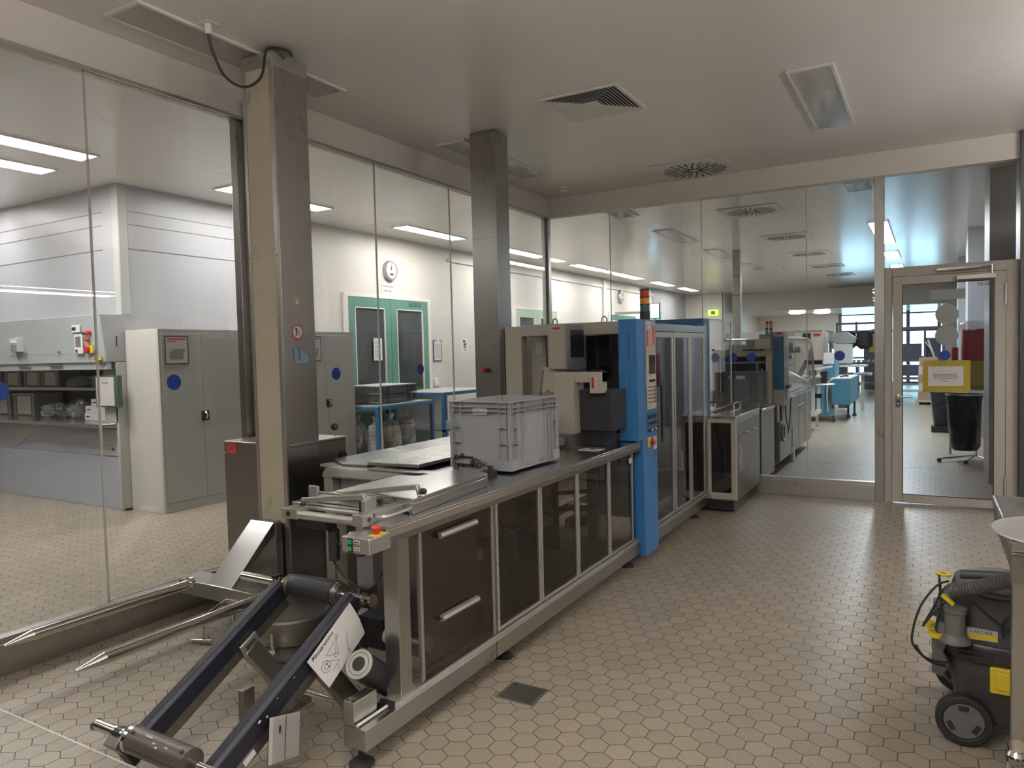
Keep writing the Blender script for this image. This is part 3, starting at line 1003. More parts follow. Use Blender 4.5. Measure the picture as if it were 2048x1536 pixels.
B(-8.46, -8.34, 4.036, 4.041, 1.695, 1.725).build('display', 'paper', c)
k_ = MB()
for i in range(2):
    for j in range(3):
        k_.box(-8.46 + i * .065, -8.41 + i * .065, 4.035, 4.041, 1.615 + j * .024, 1.632 + j * .024)
k_.build('keypad', 'labellight', c)
st = MB()
st.box(-7.34, -7.20, 4.060, 4.066, 1.77, 1.84)
st.box(-7.32, -7.18, 4.070, 4.076, 1.56, 1.75)
so = st.build('sticker', 'paper', lb)
m = MB()
for i in range(8):
    m.box(-7.30, -7.21, 4.066, 4.071, 1.63 + i * .013, 1.634 + i * .013)
m.box(-7.33, -7.27, 4.056, 4.061, 1.79, 1.82)
m.box(-7.30, -7.27, 4.066, 4.071, 1.57, 1.60)
m.build('print', 'ink', so)
for x, z, r, mt in ((-7.05, 1.76, 0.020, 'red'), (-7.10, 1.76, 0.018, 'redsticker'), (-7.14, 1.755, 0.014, 'black'), (-7.09, 1.69, 0.020, 'red'), (-7.10, 1.60, 0.038, 'red')):
    MB().lathe((x, 4.075, z), [(r, 0), (r, 0.02), (r * .8, 0.026)], axis=(0, -1, 0), n=20).build('button', mt, lb)
B(-7.13, -7.02, 4.074, 4.082, 1.56, 1.64).build('switch_plate', 'yellow', lb)
B(-6.93, -6.89, 4.066, 4.084, 1.49, 1.53).build('button_plate', 'yellow', lb)
MB().lathe((-6.95, 4.09, 1.505), [(0.024, 0), (0.024, 0.03), (0.018, 0.036)], axis=(0, -1, 0)).build('emergency_button', 'red', lb)
text('lettering', '1', 0.15, (-6.8572, 4.215, 1.665), FACE_X, 'black', lb)
for x in (-8.45, -7.85):
    MB().box(x, x + 0.22, 4.10, 4.12, 1.432, 1.448).build('sash_handle', 'chrome', lb, bevel=0.004)

# things on the bench
def euro_crate(name, w, d, hgt, mat, label, loc, rot, group=None, lid=False, kind_label=True):
    """stackable ribbed crate: walls, two rim flanges, corner blocks, ribs, hand hole"""
    t = thing(name, label, 'crate', loc, group)
    t.rotation_euler = (0, 0, rot)
    X, Y = w / 2, d / 2
    b = MB()
    th = 0.004
    i = 0.021
    zb = 0.012

    def at(m, *a):
        x0, x1, y0, y1, z0, z1 = a
        m.box(x0, x1, y0, y1, z0, z1)
    for a in ((-X + i, X - i, -Y + i, -Y + i + th), (-X + i, X - i, Y - i - th, Y - i), (-X + i, -X + i + th, -Y + i, Y - i), (X - i - th, X - i, -Y + i, Y - i)):
        at(b, *a, zb, hgt)
    at(b, -X + i, X - i, -Y + i, Y - i, zb, zb + 0.005)
    body = MBbuild(b, 'body', mat, t)
    f = MB()

    def frame(z, th_, out=0.0, inn=0.020):
        for a in ((-X - out, X + out, -Y - out, -Y + inn), (-X - out, X + out, Y - inn, Y + out), (-X - out, -X + inn, -Y + inn, Y - inn), (X - inn, X + out, -Y + inn, Y - inn)):
            f.box(*a, z, z + th_)
    frame(hgt - 0.004, 0.005)
    z2, z3 = hgt - 0.03, hgt - 0.052
    frame(z2, 0.003, inn=0.018)
    frame(z3, 0.003, inn=0.018)
    frame(zb, 0.004, out=-0.004, inn=0.02)
    MBbuild(f, 'rim', mat, t)
    r = MB()
    lo = 0.065 if hgt > .25 else 0.035
    c = 0.075

    # vertical ribs and corner shelves on each side
    def ribs(L, axis, s, at_corner):
        def bx(u0, u1, z0, z1, dep=0.019):
            if axis == 'X':   # face normal along Y, u runs along X
                y0 = s * (Y - i)
                y1 = s * (Y - i + dep)
                r.box(u0, u1, y0, y1, z0, z1)
            else:
                x0 = s * (X - i)
                x1 = s * (X - i + dep)
                r.box(x0, x1, u0, u1, z0, z1)
        for sg in (-1, 1):
            bx(sg * (L - c) - 0.002, sg * (L - c) + 0.002, zb, hgt)
            bx(sg * (L - 0.030) - 0.0015, sg * (L - 0.030) + 0.0015, lo, hgt)
            bx(sg * (L - 0.008) - 0.0015, sg * (L - 0.008) + 0.0015, lo, hgt)
            u0, u1 = sorted((sg * (L - c), sg * (L - 0.004)))
            bx(u0, u1, zb, lo, 0.0195)
            n = 3 if hgt > .25 else 1
            for q in range(1, n):
                z = lo + (z3 - lo) * q / n
                bx(u0, u1, z, z + 0.003)
        if at_corner:
            for uu in at_corner:
                bx(uu - 0.002, uu + 0.002, zb, hgt)
        for uu in (-0.5, -0.28, 0.0, 0.28, 0.5):
            u = uu * (L - c)
            bx(u - 0.0012, u + 0.0012, zb, zb + 0.02 + 0.012 * abs(uu), 0.010)
    ribs(X, 'X', -1, [])
    ribs(X, 'X', 1, [])
    ribs(Y, 'Y', 1, [-(Y - c) * .62, (Y - c) * .62, (Y - c) * .80])
    ribs(Y, 'Y', -1, [-(Y - c) * .62, (Y - c) * .62, (Y - c) * .80])
    MBbuild(r, 'ribs', mat, t)
    if hgt > .25:
        for s in (-1, 1):
            g = MB()
            g.lathe((-0.03, s * (Y - i + 0.002), hgt - 0.050), [(0.018, 0), (0.018, 0.009)], axis=(0, s, 0), n=20)
            g.lathe((0.03, s * (Y - i + 0.002), hgt - 0.050), [(0.018, 0), (0.018, 0.009)], axis=(0, s, 0), n=20)
            g.box(-0.03, 0.03, s * (Y - i + 0.002), s * (Y - i + 0.011), hgt - 0.068, hgt - 0.032)
            MBbuild(g, 'hand_hole', 'white', t)
    if lid:
        l = MB()
        l.box(-X + 0.01, X - 0.01, -Y + 0.01, Y - 0.01, hgt + 0.001, hgt + 0.012)
        MBbuild(l, 'lid', 'cablight', t)
    return t


def MBbuild(mb, name, mat, t):
    """build a part whose vertices are already local to the thing (used for things that get rotated)"""
    for v in mb.bm.verts:
        v.co += wloc(t)
    return mb.build(name, mat, t, bevel=0.0)


def bin_box(x, y, z, w, d, h, label, group):
    t = thing('storage_bin', label, 'storage bin', (x + w / 2, y + d / 2, z), group)
    b = MB()
    th = 0.006
    b.box(x, x + w, y, y + th, z, z + h)
    b.box(x, x + w, y + d - th, y + d, z, z + h)
    b.box(x, x + th, y + th, y + d - th, z, z + h)
    b.box(x + w - th, x + w, y + th, y + d - th, z, z + h)
    b.box(x + th, x + w - th, y + th, y + d - th, z, z + th)
    b.build('body', 'crated', t)
    r = MB()
    r.box(x - 0.008, x + w + 0.008, y - 0.012, y, z + h - 0.016, z + h)
    for u in (0.06, 0.94):
        r.box(x + w * u - 0.012, x + w * u + 0.012, y - 0.010, y, z, z + h - 0.016)
    r.build('ribs', 'crate', t)
    B(x + w * .18, x + w * .82, y - 0.004, y - 0.001, z + 0.02, z + h - 0.03).build('label', 'paper', t)


for i, x in enumerate((-10.25, -9.80, -9.36, -8.98)):
    bin_box(x, 4.60, 1.196, 0.36, 0.28, 0.20, 'grey storage bin on the bench shelf, ' + ['outermost by the picture edge', 'second from the picture edge', 'with striped label', 'closest to the plastic bags'][i], 'bins on the bench shelf')
for i, x in enumerate((-9.95, -9.42)):
    bin_box(x, 4.50, 0.866, 0.46, 0.32, 0.26, 'larger grey bin standing on the bench worktop, ' + ['under the shelf edge', 'next to the crumpled bags'][i], 'bins on the bench worktop')
# white cartons
cb = [(-7.70, 0.866, 0.40), (-7.30, 0.866, 0.15), (-7.68, 0.941, 0.38), (-7.30, 0.941, 0.15), (-7.57, 1.016, 0.27)]
for i, (x, z, w) in enumerate(cb):
    t = thing('carton', ['wide white carton at the bottom of the stack on the bench', 'narrow white carton at the bottom beside the wide one on the bench',
                         'wide white carton in the middle layer of the bench stack', 'narrow white carton in the middle layer beside the clip frame', 'white carton on top of the bench stack'][i],
              'carton', (x + w / 2, 4.45, z), 'white cartons on the bench')
    B(x, x + w - 0.004, 4.35, 4.58, z, z + 0.0745).build('body', 'white', t, bevel=0.003)
    B(x + 0.03, x + 0.09, 4.348, 4.3502, z + 0.032, z + 0.045).build('print', 'ink', t)
# crumpled bags on bench
def crumpled(name, label, cat, c, sx, sy, sz, seed, mat='bag', group=None, n=26):
    rnd = random.Random(seed)
    bm = bmesh.new()
    bmesh.ops.create_icosphere(bm, subdivisions=4, radius=1)
    from mathutils import noise
    for v in bm.verts:
        p = v.co.copy()
        k_ = 1 + 0.45 * noise.noise(p * 2.1 + Vector((seed, 0, 0))) + 0.28 * noise.noise(p * 5.7 + Vector((0, seed, 0))) + .12 * noise.noise(p * 13)
        v.co = Vector((p.x * k_ * sx, p.y * k_ * sy, max(0.0, (p.z * k_ * 0.9 + 0.55)) * sz))
    m = MB()
    m.bm.free()
    m.bm = bm
    for v in bm.verts:
        v.co += Vector(c)
    t = thing(name, label, cat, c, group)
    m.build('film', mat, t, smooth=False)
    return t


crumpled('plastic_bag', 'crumpled clear plastic bag on the bench worktop, bigger one', 'plastic bag', (-8.62, 4.55, 0.868), 0.22, 0.12, 0.10, 3, group='crumpled bags on the bench')
crumpled('plastic_bag', 'crumpled clear plastic bag beside the cartons on the bench', 'plastic bag', (-8.10, 4.55, 0.868), 0.15, 0.12, 0.12, 9, group='crumpled bags on the bench')
crumpled('plastic_bag', 'crumpled plastic bag on the bench shelf', 'plastic bag', (-8.35, 4.70, 1.198), 0.20, 0.12, 0.08, 5, group='crumpled bags on the bench')
t = thing('packet', 'pair of small pale packets on the bench shelf', 'packet', (-7.75, 4.7, 1.197))
B(-7.95, -7.62, 4.58, 4.72, 1.30, 1.315).build('upper_sleeve', 'paper', t)
B(-7.97, -7.65, 4.60, 4.74, 1.197, 1.30).build('lower_sleeve', 'screengrey', t)
# clip frame
t = thing('clip_frame', 'green framed document holder clamped to the bench edge', 'document holder', (-6.95, 4.12, 1.04))
B(-7.14, -6.80, 4.150, 4.162, 1.03, 1.34).build('frame', 'holdergreen', t, bevel=0.004)
B(-7.115, -6.825, 4.146, 4.150, 1.045, 1.325).build('sheet', 'papera', t)
B(-7.05, -7.02, 4.16, 4.20, 1.15, 1.20).build('clamp', 'black', t)
B(-6.79, -6.775, 4.15, 4.2, 1.03, 1.34).build('side_clip', 'holdergreen', t)
text('lettering', 'Reinigung', 0.03, (-6.97, 4.1455, 1.27), FACE_Y, 'screengrey', t)

# ---- grey steel cupboards
def cupboard(y0, y1, label):
    t = thing('steel_cupboard', label, 'cupboard', (-6.6, (y0 + y1) / 2, 0), 'grey steel cupboards in the corridor')
    B(-6.855, -6.36, y0, y1, 0.0, 1.775).build('carcass', 'cablight', t, bevel=0.003)
    f = MB()
    f.box(-6.36, -6.338, y0 + 0.002, y1 - 0.002, 1.735, 1.773)
    f.box(-6.36, -6.338, y0 + 0.002, y1 - 0.002, 0.002, 0.09)
    f.box(-6.36, -6.338, y0 + 0.002, y0 + 0.028, 0.09, 1.735)
    f.box(-6.36, -6.338, y1 - 0.028, y1 - 0.002, 0.09, 1.735)
    f.build('front_frame', 'cabgrey', t)
    ym = (y0 + y1) / 2
    for i, (a, b) in enumerate(((y0 + 0.031, ym - 0.002), (ym + 0.002, y1 - 0.031))):
        d = B(-6.358, -6.336, a, b, 0.093, 1.732).build('door', 'cabgrey', t, bevel=0.002)
        if i == 0:
            B(-6.336, -6.330, b - 0.03, b + 0.06, 0.86, 0.96).build('lock_plate', 'black', d, bevel=0.004)
            MB().tube([(-6.33, b + 0.015, 0.945), (-6.308, b + 0.018, 0.92), (-6.33, b + 0.022, 0.88)], 0.010).build('handle', 'chrome', d)
    return t


cupboard(4.30, 5.24, 'grey two-door steel cupboard nearest the laminar bench, notice frame on its door')
cupboard(5.25, 6.02, 'grey two-door steel cupboard hidden mostly behind the lifting column')
cupboard(6.03, 6.99, 'grey two-door steel cupboard next to the green double door')
for i, (y0, y1, z0, z1, l) in enumerate(((4.36, 4.62, 1.43, 1.71, 'dark framed notice with a photo on the near grey cupboard'),
                                         (5.32, 5.58, 1.43, 1.71, 'dark framed notice on the cupboard beside the glass post'),
                                         (6.14, 6.42, 1.42, 1.72, 'dark framed notice on the cupboard right behind the lifting column'))):
    t = thing('framed_notice', l, 'notice', (-6.33, (y0 + y1) / 2, z0), 'framed notices on the cupboards')
    B(-6.336, -6.330, y0, y1, z0, z1).build('frame', 'winframe', t)
    s_ = B(-6.330, -6.328, y0 + .015, y1 - .015, z0 + .015, z1 - .015).build('sheet', 'papera', t)
    m = MB()
    m.box(-6.328, -6.3274, y0 + .05, y1 - .06, z0 + .05, z0 + .13)
    m.box(-6.328, -6.3274, y0 + .03, y0 + .12, z1 - .06, z1 - .05)
    m.box(-6.328, -6.3274, y0 + .09, y1 - .04, z0 + .13, z0 + .15)
    m.build('photo', 'screengrey', s_)
    B(-6.328, -6.3272, y0 + .03, y1 - .03, z1 - .04, z1 - .025).build('heading', 'redsticker', s_)

# ---- blue tables, crates and cups below
t = thing('blue_table', 'blue tubular steel table with lower shelf in front of the green door', 'table', (-6.45, 7.65, 0))
fr = MB()
fr.box(-6.88, -6.06, 7.10, 8.28, 0.80, 0.835)
fr.build('tabletop', 'cabgrey', t)
rl = MB()
rl.box(-6.885, -6.05, 7.09, 7.13, 0.775, 0.815)
rl.box(-6.10, -6.05, 7.13, 8.29, 0.775, 0.815)
rl.box(-6.885, -6.85, 7.13, 8.29, 0.775, 0.815)
rl.build('edge_rail', 'tableblue', t)
for x, y in ((-6.10, 7.09), (-6.10, 8.24), (-6.885, 7.09), (-6.885, 8.24)):
    B(x, x + 0.05, y, y + 0.05, 0, 0.775).build('leg', 'tableblue', t)
l_ = MB()
l_.box(-6.88, -6.06, 7.14, 8.24, 0.18, 0.215)
l_.build('lower_shelf', 'screengrey', t)
B(-6.06, -6.045, 7.14, 8.24, 0.17, 0.22).build('shelf_rail', 'tableblue', t)
euro_crate('storage_crate', 0.60, 0.80, 0.115, 'crated', 'lower dark grey crate of the pair on the blue table', (-6.45, 7.64, 0.836), 0, 'stacked crates on the blue table')
euro_crate('storage_crate', 0.60, 0.80, 0.115, 'crated', 'upper dark grey crate with pale lid on the blue table', (-6.45, 7.64, 0.952), 0, 'stacked crates on the blue table', lid=True)
t = thing('blue_shelf_unit', 'open blue framed shelf unit behind the narrow steel column', 'shelf', (-6.45, 9.0, 0))
B(-6.9, -6.0, 8.45, 9.75, 0.90, 0.925).build('tabletop', 'cabgrey', t)
f = MB()
f.box(-6.02, -5.985, 8.43, 9.77, 0.875, 0.915)
f.box(-6.02, -5.985, 8.43, 9.77, 0.36, 0.39)
f.box(-6.9, -6.02, 8.43, 8.45, 0.875, 0.915)
f.build('rail', 'tableblue', t)
for x, y in ((-6.025, 8.43), (-6.025, 9.73), (-6.9, 8.43), (-6.9, 9.73)):
    B(x, x + 0.04, y, y + 0.04, 0, 0.875).build('leg', 'tableblue', t)
B(-6.9, -6.02, 8.47, 9.73, 0.365, 0.385).build('shelf', 'cabgrey', t)
B(-6.9, -6.88, 8.47, 9.73, 0.385, 0.875).build('back_panel', 'hoodgrey', t)
# bagged cup stacks under the table
for i, (x, y, n, r) in enumerate(((-6.20, 7.20, 7, 0.085), (-6.30, 7.62, 6, 0.12), (-6.35, 8.02, 7, 0.11), (-6.62, 7.35, 6, 0.09))):
    t = thing('cup_stack', 'clear-bagged stack of pale tubs under the blue table, ' + ['beside the front leg', 'the widest one', 'farthest from the cupboards', 'set back in the shade'][i], 'tub stack', (x, y, 0.216), 'bagged tub stacks under the table')
    m = MB()
    for q in range(n):
        m.lathe((x, y, 0.218 + q * 0.05), [(r * .86, 0), (r, 0.040), (r * 1.04, 0.041), (r * 1.04, 0.047)], n=24)
    m.build('tubs', 'cup', t)
    m = MB()
    from mathutils import noise
    prof = [(r * 1.15, 0), (r * 1.2, 0.1), (r * 1.15, 0.2), (r * 1.1, 0.30), (r * .7, .36), (r * .25, .40), (r * .5, .47)]
    m.lathe((x, y, 0.217), prof, n=24, cap=False)
    for v in m.bm.verts:
        d = v.co - Vector((x, y, v.co.z))
        v.co = Vector((x, y, v.co.z)) + d * (1 + 0.22 * noise.noise(v.co * 22))
    m.build('film', 'bag', t, smooth=False)

# ================================================================== TALL LIFTING COLUMN
lc = thing('lifting_column', 'tall stainless lifting column with cream strip and floor forks', 'lifting column', (-3.30, 3.05, 0))
cx0, cx1, cy0, cy1 = -3.42, -3.175, 2.92, 3.175
B(cx0, cx1, cy0 + 0.006, cy1, 0.02, 3.175).build('mast', 'steelV', lc, bevel=0.003)
e = MB()
for x0, x1 in ((cx0, cx0 + 0.022), (cx1 - 0.03, cx1)):
    e.box(x0, x1, cy0 - 0.004, cy0 + 0.006, 0.5, 3.175)
e.build('edge_rail', 'aluface', lc, bevel=0.001)
B(cx0 + 0.024, cx1 - 0.032, cy0 - 0.002, cy0 + 0.006, 0.52, 3.10).build('cream_strip', 'creamstrip', lc)
st = MB()
for (z, x0, x1, hh) in ((2.52, 0.03, .16, .012), (2.30, .03, .17, .006), (1.93, .04, .16, .02), (0.66, .04, .09, .05), (0.70, .11, .17, .07), (.60, .12, .16, .03), (2.35, .10, .12, .12)):
    pass
B(cx0 - 0.002, cx1 + 0.002, cy0 - 0.006, cy1 + 0.002, 3.10, 3.18).build('top_cap', 'steelX', lc, bevel=0.002)
sc = MB()
for z in (3.0, 2.52, 1.9, 1.86):
    for y in (3.145, ):
        sc.lathe((cx1, y, z), [(0.006, 0), (0.005, 0.004)], axis=(1, 0, 0), n=12)
sc.lathe((cx0 + 0.08, cy0 - 0.006, 3.145), [(0.006, 0), (0.005, 0.004)], axis=(0, -1, 0), n=12)
for z in (2.05, 1.2):
    sc.lathe((cx1 - 0.012, cy0 - 0.004, z), [(0.006, 0), (0.005, 0.004)], axis=(0, -1, 0), n=12)
    sc.lathe((cx0 + 0.011, cy0 - 0.004, z), [(0.006, 0), (0.005, 0.004)], axis=(0, -1, 0), n=12)
sc.build('screw', 'steelD', lc)
# lower housing
hs = MB()
hs.box(-3.745, -3.178, 2.95, 3.41, 0.03, 0.965)
hs.build('housing', 'steelD', lc, bevel=0.003)
B(-3.75, -3.172, 2.945, 3.415, 0.962, 0.972).build('housing_top', 'steelX', lc, bevel=0.002)
B(-3.176, -3.1735, 2.955, 3.40, 0.955, 0.9575).build('joint', 'black', lc)
st_ = B(-3.715, -3.635, 2.946, 2.9495, 0.90, 0.955).build('red_tag', 'redsticker', lc)
text('lettering', '13', 0.030, (-3.675, 2.9455, 0.928), FACE_Y, 'ink', st_)
MB().lathe((-3.52, 3.02, 0.972), [(0.022, 0), (0.022, 0.02), (0.016, 0.022)]).build('orange_button', 'orange', lc)
lv = MB()
lv.cyl((-3.21, 3.345, 0.972), (-3.21, 3.345, 1.02), 0.005)
lev = lv.build('lever', 'chrome', lc)
k_ = MB()
k_.lathe((-3.21, 3.345, 1.035), [(0.002, -0.024), (0.014, -0.020), (0.022, -0.010), (0.024, 0), (0.022, 0.010), (0.014, 0.020), (0.002, 0.024)], n=20)
k_.build('knob', 'black', lev)
MB().lathe((-3.172, 3.37, 0.86), [(0.02, 0), (0.02, 0.015)], axis=(1, 0, 0)).build('side_knob', 'black', lc)
b2 = MB()
for z in (0.90, 0.62, 0.3):
    b2.lathe((-3.735, 2.948, z), [(0.006, 0), (0.004, 0.005)], axis=(0, -1, 0), n=12)
b2.build('screw', 'chrome', lc)
# carriage chute, crossbar, forks
ch = MB()
ch.prism([(2.905, 0.515), (2.915, 0.505), (2.56, 0.225), (2.55, 0.24), (2.86, 0.535), (2.905, 0.54)], 'X', -3.425, -3.235)
ch.build('carriage_plate', 'steelT', lc, bevel=0.002)
B(-3.43, -3.23, 2.87, 2.918, 0.18, 0.53).build('carriage', 'steelD', lc, bevel=0.002)
B(-3.66, -3.03, 2.545, 2.60, 0.165, 0.245).build('crossbar', 'steelX', lc, bevel=0.002)
B(-3.66, -3.03, 2.60, 2.70, 0.235, 0.245).build('crossbar_top', 'steelX', lc)
gb = MB()
gb.box(-3.42, -3.26, 2.58, 2.90, 0.17, 0.22)
gb.build('carriage_foot', 'steelD', lc)
for x in (-3.545, -2.985):
    r = MB()
    r.cyl((x, 2.545, 0.235), (x, 1.72, 0.235), 0.026, n=28)
    r.cyl((x, 1.72, 0.235), (x, 1.60, 0.228), 0.026, 0.006, n=28)
    r.lathe((x, 2.545, 0.235), [(0.036, 0), (0.036, 0.022), (0.028, 0.024)], axis=(0, -1, 0))
    r.build('fork', 'chrome', lc)
# turntable base on the floor
tb = MB()
tb.lathe((-2.90, 2.66, 0.03), [(0.20, 0), (0.205, 0.01), (0.205, 0.115), (0.195, 0.125), (0.02, 0.127)], n=48)
tb.build('round_base', 'steelD', lc)
bp_ = MB()
bp_.prism([(-3.4, 3.05), (-2.70, 3.05), (-2.55, 2.75), (-2.58, 2.45), (-2.80, 2.36), (-3.4, 2.66)], 'Z', 0.008, 0.028)
bp_.build('base_plate', 'steelD', lc)
bolts = MB()
for x, y in ((-2.80, 2.44), (-2.95, 2.86), (-3.22, 2.55)):
    bolts.cyl((x, y, 0.0), (x, y, 0.12), 0.009, n=12)
    bolts.lathe((x, y, 0.028), [(0.02, 0), (0.02, 0.012)], n=6)
bolts.build('levelling_bolt', 'chrome', lc)
th_ = MB()
th_.cyl((-3.27, 2.40, 0.0), (-3.27, 2.40, 0.15), 0.008, n=12)
th_.cyl((-3.32, 2.37, 0.012), (-3.22, 2.41, 0.012), 0.012, n=12)
th_.cyl((-3.27, 2.40, 0.13), (-3.27, 2.56, 0.19), 0.008, n=10)
th_.build('brake_pedal', 'chrome', lc)
# emblems on the mast
def arc_b(y0, z0, w, h, o):
    """outline of the bulging letter: straight left side, round lower right"""
    pts = [(y0 - o, z0 + h + o), (y0 - o, z0 - o)]
    for i in range(13):
        a = -PI / 2 + PI * i / 12
        pts.append((y0 + w * .55 + (w * .45 + o) * math.cos(a), z0 + h * .34 + (h * .34 + o) * math.sin(a)))
    pts += [(y0 + w * .42 + o, z0 + h * .68 + o), (y0 + w * .42 + o, z0 + h + o)]
    return pts


def ell(y0, z0, w, h, o):
    return [(y0 - o, z0 - o), (y0 + w + o, z0 - o), (y0 + w + o, z0 + .024 + o), (y0 + .028 + o, z0 + .024 + o), (y0 + .028 + o, z0 + h + o), (y0 - o, z0 + h + o)]


for nm, mt, o_, dx in (('logo', 'labelblue', .0018, .0012), ('logo', 'labellight', -.0018, .0018)):
    em = MB()
    em.prism(arc_b(3.046, 1.434, .072, .086, o_)[::-1], 'X', cx1, cx1 + dx)
    em.build(nm, mt, lc)
    em = MB()
    em.prism(ell(3.002, 1.434, .056, .088, o_), 'X', cx1 + dx, cx1 + dx + .0009)
    em.build(nm, mt, lc)
sg_ = MB()
sg_.lathe((cx1, 3.035, 1.617), [(0.044, 0), (0.040, 0.0015)], axis=(1, 0, 0), n=36)
s1 = sg_.build('warning_sticker', 'red', lc)
MB().lathe((cx1 + 0.0015, 3.035, 1.617), [(0.035, 0), (0.035, 0.0006)], axis=(1, 0, 0), n=36).build('sticker_field', 'paper', s1)
m = MB()
XX = cx1 + 0.0021
m.box(XX, XX + .0006, 3.018, 3.033, 1.627, 1.640)
m.box(XX, XX + .0006, 3.024, 3.031, 1.607, 1.627)
m.bar((XX, 3.016, 1.618), (XX, 3.04, 1.618), .004, .001, up=(1, 0, 0))
m.bar((XX, 3.027, 1.609), (XX, 3.018, 1.594), .004, .001, up=(1, 0, 0))
m.bar((XX, 3.027, 1.609), (XX, 3.036, 1.594), .004, .001, up=(1, 0, 0))
m.bar((XX, 3.046, 1.632), (XX, 3.046, 1.602), .003, .001, up=(1, 0, 0))
m.bar((XX, 3.044, 1.602), (XX, 3.055, 1.602), .003, .001, up=(1, 0, 0))
m.build('pictogram', 'ink', s1)
B(cx1, cx1 + .001, 3.015, 3.07, 1.806, 1.813).build('yellow_sticker', 'yellow', lc)
MB().lathe((cx1, 3.040, 1.790), [(0.012, 0), (0.012, 0.001)], axis=(1, 0, 0)).build('round_sticker', 'paper', lc)
# ceiling socket with cable
t = thing('ceiling_socket', 'white ceiling cable outlet near the top of the lifting column', 'cable outlet', (-3.25, 2.58, ZC))
B(-3.30, -3.22, 2.535, 2.615, ZC - 0.006, ZC - 0.001).build('plate', 'white', t, bevel=0.002)
MB().lathe((-3.26, 2.575, ZC - 0.006), [(0.018, 0), (0.020, -0.03), (0.013, -0.05)], n=20).build('gland', 'white', t)
t = MB().tube([(-3.26, 2.575, ZC - 0.055), (-3.27, 2.61, 3.08), (-3.27, 2.68, 2.98), (-3.24, 2.78, 2.95), (-3.20, 2.86, 3.02), (-3.19, 2.89, 3.16), (-3.18, 2.92, 3.195), (-3.14, 3.00, 3.20), (-3.14, 3.04, 3.18)], 0.0075, n=10, smooth=5).build('power_cable', 'black')
tag(t, 'dark power cable looping from the ceiling outlet to the column top', 'cable')

# ================================================================== NARROW COLUMN
nc = thing('lifting_column', 'narrower stainless lifting column with red knob, behind the grey crate', 'lifting column', (-3.07, 5.02, 0))
B(-3.185, -2.952, 4.94, 5.14, 0.02, ZC - 0.004).build('mast', 'steelV', nc, bevel=0.003)
j = MB()
j.box(-3.187, -2.950, 4.938, 4.9405, 2.378, 2.381)
j.box(-3.187, -2.950, 4.938, 4.9405, 1.305, 1.308)
j.box(-3.18, -3.12, 4.934, 4.94, 1.515, 1.523)
j.box(-3.03, -2.96, 4.934, 4.94, 1.515, 1.523)
for z in (2.52, 2.34, 1.97, 1.17):
    for x in (-3.175, -2.965):
        j.lathe((x, 4.94, z), [(0.005, 0), (0.004, 0.004)], axis=(0, -1, 0), n=10)
j.build('joint', 'steelD', nc)
MB().lathe((-3.075, 4.94, 1.335), [(0.012, 0), (0.012, 0.02), (0.022, 0.022), (0.022, 0.05), (0.018, 0.055)], axis=(0, -1, 0)).build('red_knob', 'red', nc)
B(-3.20, -2.78, 4.96, 5.20, 0.03, 0.95).build('housing', 'steelD', nc)
B(-2.952, -2.80, 5.02, 5.14, 0.95, 1.66).build('side_rail', 'steelD', nc, bevel=0.004)

# ================================================================== THE PACKAGING MACHINE
XF = -1.72      # operator-side face
pm = thing('packaging_machine', 'long stainless packaging machine with tinted guards and blue control column', 'packaging machine', (-2.2, 4.3, 0))
bb = MB()
bb.box(-1.80, -1.70, 1.87, 6.46, 0.090, 0.166)
bb.box(-2.80, -2.70, 2.96, 6.46, 0.090, 0.166)
for y in (2.97, 4.0, 5.6):
    bb.box(-2.70, -1.80, y, y + 0.08, 0.095, 0.16)
bb.build('base_beam', 'steelH', pm, bevel=0.002)
B(-1.7005, -1.6985, 2.752, 2.755, 0.092, 0.164).build('joint', 'black', pm)
for (x, y) in ((-1.775, 1.93), (-1.79, 2.96), (-1.78, 4.6), (-1.78, 6.2), (-2.75, 3.1)):
    f = MB()
    f.lathe((x, y, 0), [(0.046, 0), (0.046, 0.008), (0.030, 0.020), (0.012, 0.024), (0.010, 0.09)], n=24)
    f.build('foot', 'rubber', pm)
bk = B(-1.80, -1.752, 1.872, 1.995, 0.167, 0.252).build('end_block', 'steelX', pm, bevel=0.002)
m = MB()
for y in (1.885, 1.975):
    for x in (-1.788, -1.766):
        m.box(x - 0.006, x + 0.006, y - 0.007, y + 0.007, 0.2515, 0.2535)
m.build('screw', 'black', bk)
tr = MB()
for x0, x1, z in ((-1.772, -1.766, .190), (-1.756, -1.750, .190), (-1.737, -1.731, .186), (-1.722, -1.716, .182)):
    tr.box(x0, x1, 2.05, 6.40, 0.166, z)
tr.box(-1.774, -1.714, 2.05, 6.40, 0.166, 0.174)
tr.build('sliding_track', 'alu', pm)
B(-1.776, -1.712, 2.038, 2.049, 0.165, 0.192).build('track_stop', 'black', pm)
MB().cyl((-1.742, 1.875, 0.172), (-1.742, 2.04, 0.172), 0.006).build('seal_strip', 'white', pm)
# counter top: front strip with folded rim
wt = MB()
wt.box(-2.36, -1.68, 2.19, 4.64, 0.845, 0.857)
wt.box(-1.80, -1.68, 2.00, 2.19, 0.845, 0.857)
wt.box(-3.02, -2.36, 3.02, 4.64, 0.845, 0.857)
wt.box(-1.686, -1.68, 2.00, 4.64, 0.815, 0.845)
wt.box(-1.80, -1.686, 2.00, 2.006, 0.815, 0.845)
wtop = wt.build('worktop', 'steelT', pm, bevel=0.0015)
B(-1.70, -1.688, 2.0, 4.64, 0.79, 0.845).build('rim_return', 'steelD', wtop)
